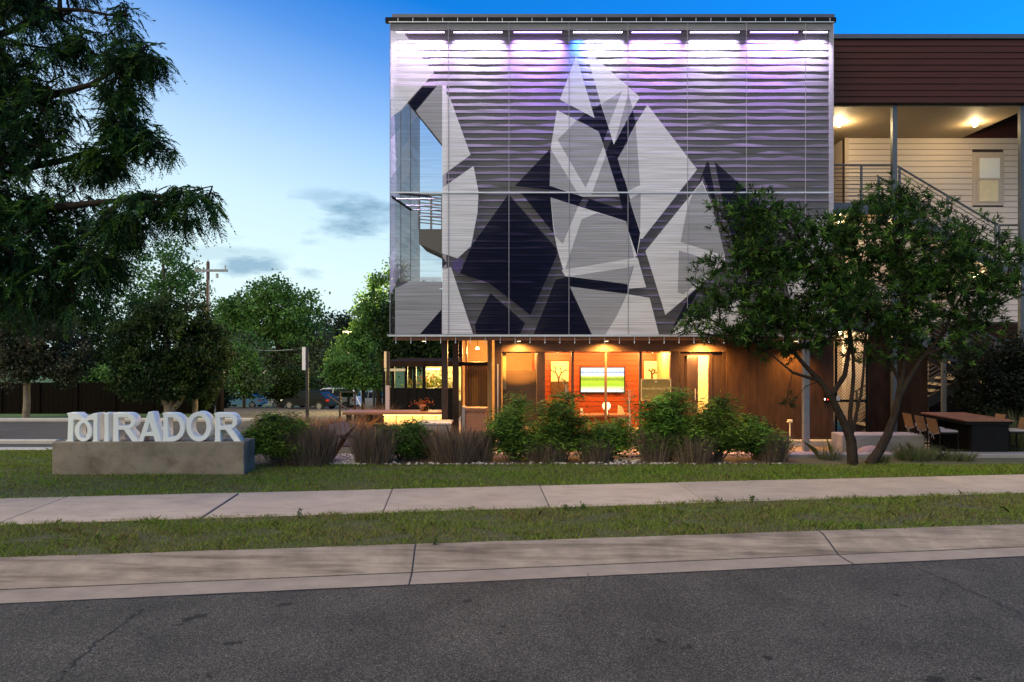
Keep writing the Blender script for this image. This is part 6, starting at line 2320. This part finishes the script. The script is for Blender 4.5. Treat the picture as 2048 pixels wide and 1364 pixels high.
for lab, bl, Y, nt_ in SH:
    bl = [(b[0] + random.uniform(-6, 6), b[1] + (-8 if b[1] > 870 else 8 if b[1] > 815 else 14), b[2] * random.uniform(.72, 1.0), b[3] * (.8 if b[1] > 870 else .9)) for b in bl]
    bush('shrub', lab, blobs_px(bl, Y, .85), int(nt_ * random.uniform(1.0, 1.25)), 46, random.uniform(.095, .125), .16, [tuple(q * k_ for q, k_ in zip(c_, random.choice(((1, 1, 1), (1.2, 1.05, 1), (.75, .8, .9), (1.05, 1.15, 1))))) for c_ in NB], 'shrubs in the planting bed', 60, spread=.085, layer=True, base=.02)


def clump(name, lab, px, py, Y, wpx, hpx, n, cols, group, arch=.35, wd=.006, mat_=None):
    b = W(px, py, Y)
    e_ = empty(name, b, lab, 'grass clump', group)
    rx = wpx / F * Y * .5
    hh = hpx / F * Y
    a = rng.uniform(0, 6.28, n)
    r_ = np.sqrt(rng.uniform(0, 1, n)) * rx * (.8 if name == 'dry_grass' else .55)
    P_ = np.stack([b.x + np.cos(a) * r_, b.y + np.sin(a) * r_ * .7, np.full(n, b.z - .02)], 1)
    out = np.stack([np.cos(a), np.sin(a) * .7, np.zeros(n)], 1)
    h_ = hh * np.minimum(1.08, rng.uniform(.55, 1.15, n))
    D_ = unit(out * (r_ / rx)[:, None] * arch * 2 + rng.normal(0, .16, (n, 3)) + np.array([0, 0, 1.0]))
    S_ = unit(np.cross(D_, rng.normal(size=(n, 3))))
    mid = P_ + D_ * (h_ * .6)[:, None]
    tip = P_ + D_ * h_[:, None] + out * (h_ * arch * rng.uniform(0, .8, n))[:, None] - np.array([0, 0, 1]) * (h_ * .06)[:, None]
    tip = tip + rng.normal(0, 1, (n, 3)) * np.array([.11, .11, .03]) * h_[:, None]
    v = np.stack([P_ - S_ * wd * .5, P_ + S_ * wd * .5, mid + S_ * wd * .45, tip, mid - S_ * wd * .45], 1)
    o_ = fastmesh('blades', v, 5, tints(n, cols, [1] * len(cols), .25), mat_ or M['dry'], e_)
    o_['kind'] = 'stuff'
    return e_


DRY = [(.15, .105, .075), (.21, .15, .105), (.10, .07, .055), (.27, .20, .13)]
for lab, px, py, Y, wp, hp_, n in (
        ('wide dry brown grass clump between the glossy shrub and the garden chair', 612, 928, 14.1, 120, 82, 1900),
        ('dry brown grass clump beside the pebbles and the bright shrub', 748, 926, 14.2, 80, 78, 1300),
        ('dry grey grass clump leaning out behind the bright shrub', 846, 915, 15.0, 60, 62, 700),
        ('dry brown grass clump in front of the concrete planter', 905, 926, 14.3, 95, 74, 1500),
        ('dry grass clump beside the half hidden garden chair', 960, 928, 14.4, 50, 70, 600),
        ('thin dry stems under the plaque shrub', 1310, 928, 14.3, 60, 75, 500),
        ('thin dry stems under the door shrub', 1385, 930, 14.2, 80, 66, 700),
        ('dry stems under the window shrub', 1090, 928, 14.3, 90, 55, 600),
        ('dry stems under the low shrub beneath the screen', 1190, 928, 14.3, 60, 55, 400),
        ('dry grass clump at the rusty wall end of the bed', 1545, 926, 14.4, 60, 62, 800)):
    clump('dry_grass', lab, px, py, Y, wp * 1.1, hp_ * 1.08, int(n * 1.9), DRY, 'dry grasses in the planting bed', .10, .0045)
PK = [(.30, .15, .09), (.40, .22, .13), (.22, .12, .08), (.46, .30, .17)]  # reddish grass, with the bar's warm light put into the tints
for i, (lab, px, Y, wp, hp_, n) in enumerate((
        ('reddish plume grass behind the glossy shrub', 560, 17.6, 100, 70, 1500), ('reddish plume grass left of the bar', 640, 17.8, 120, 68, 2000),
        ('reddish plume grass at the end of the bar', 690, 17.9, 80, 64, 1200), ('reddish plume grass beyond the light column', 745, 24.5, 100, 62, 1000))):
    zb0 = lotz(Y)
    py = 682 + (H - zb0) / Y * F
    clump('plume_grass', lab, px, py, Y, wp, hp_, n, PK, 'reddish plume grasses', .3, .008)
GRN = [(.07, .105, .028), (.105, .13, .045), (.15, .135, .07)]
for lab, px, py, Y, wp, hp_, n in (
        ('wispy green grass tuft at the foot of the steel column', 1660, 922, 14.7, 70, 48, 260), ('low green grass tuft before the boulders', 1830, 918, 14.6, 130, 36, 900),
        ('low green grass tuft before the patio table', 1910, 922, 14.6, 120, 26, 700), ('green grass clump beyond the patio table by the dark wall', 2035, 905, 16.6, 70, 95, 900), ('arching green grass clump behind the patio table', 1990, 890, 17.6, 80, 60, 600),
        ('tuft of green grass between the two tree trunks', 1760, 925, 14.3, 60, 24, 350)):
    clump('green_grass', lab, px, py, Y, wp, hp_, n, GRN, 'green grass tufts around the right patio', .5, .0045, M['blade'])
# hedge enlarged, leaves coloured near black to darken the view of the stair
bush('hedge', 'leafy hedge coloured near black to darken the stair behind the patio table', blobs_px([(1965, 790, 45, 75), (2030, 780, 50, 95), (2000, 850, 70, 50), (1950, 730, 45, 45), (2040, 720, 50, 50), (2080, 800, 50, 90)], 17.7), 520, 55, .09, .5, [(.006, .010, .005), (.010, .016, .007)], None, 8, spread=.1)
# reed-like tall plants by the window
for px, lab in ((1262, 'tall cane plant with pale blades between screen and plaque'), (1135, 'tall cane plant with pale blades before the left print')):
    b = W(px, 905, 15.2)
    e_ = empty('cane_plant', b, lab, 'plant', 'cane plants by the window')
    topz = Z(765, 15.2)
    m_ = MB()
    lf = []
    for i in range(4):
        tx = b.x + random.gauss(0, .06)
        m_.tube([(b.x + random.gauss(0, .03), b.y, b.z - .03), (tx, b.y, topz * random.uniform(.75, 1))], [.009, .005], 5)
        for j in range(16):
            lf.append((tx + random.gauss(0, .02), b.y + random.gauss(0, .02), topz * random.uniform(.4, 1.0)))
    m_.build('canes', M['canvas'], e_)['kind'] = 'stuff'
    P_ = np.array(lf)
    D_ = unit(rng.normal(size=P_.shape) * np.array([1, .5, .3]) + np.array([0, 0, .55]))
    fastmesh('foliage', leafquads(P_, D_, rng.uniform(.14, .3, len(P_)), .022, .3), 4, tints(len(P_), [(.16, .15, .05), (.10, .12, .03), (.24, .18, .07)], (1, 1, 1)), M['leaf'], e_)
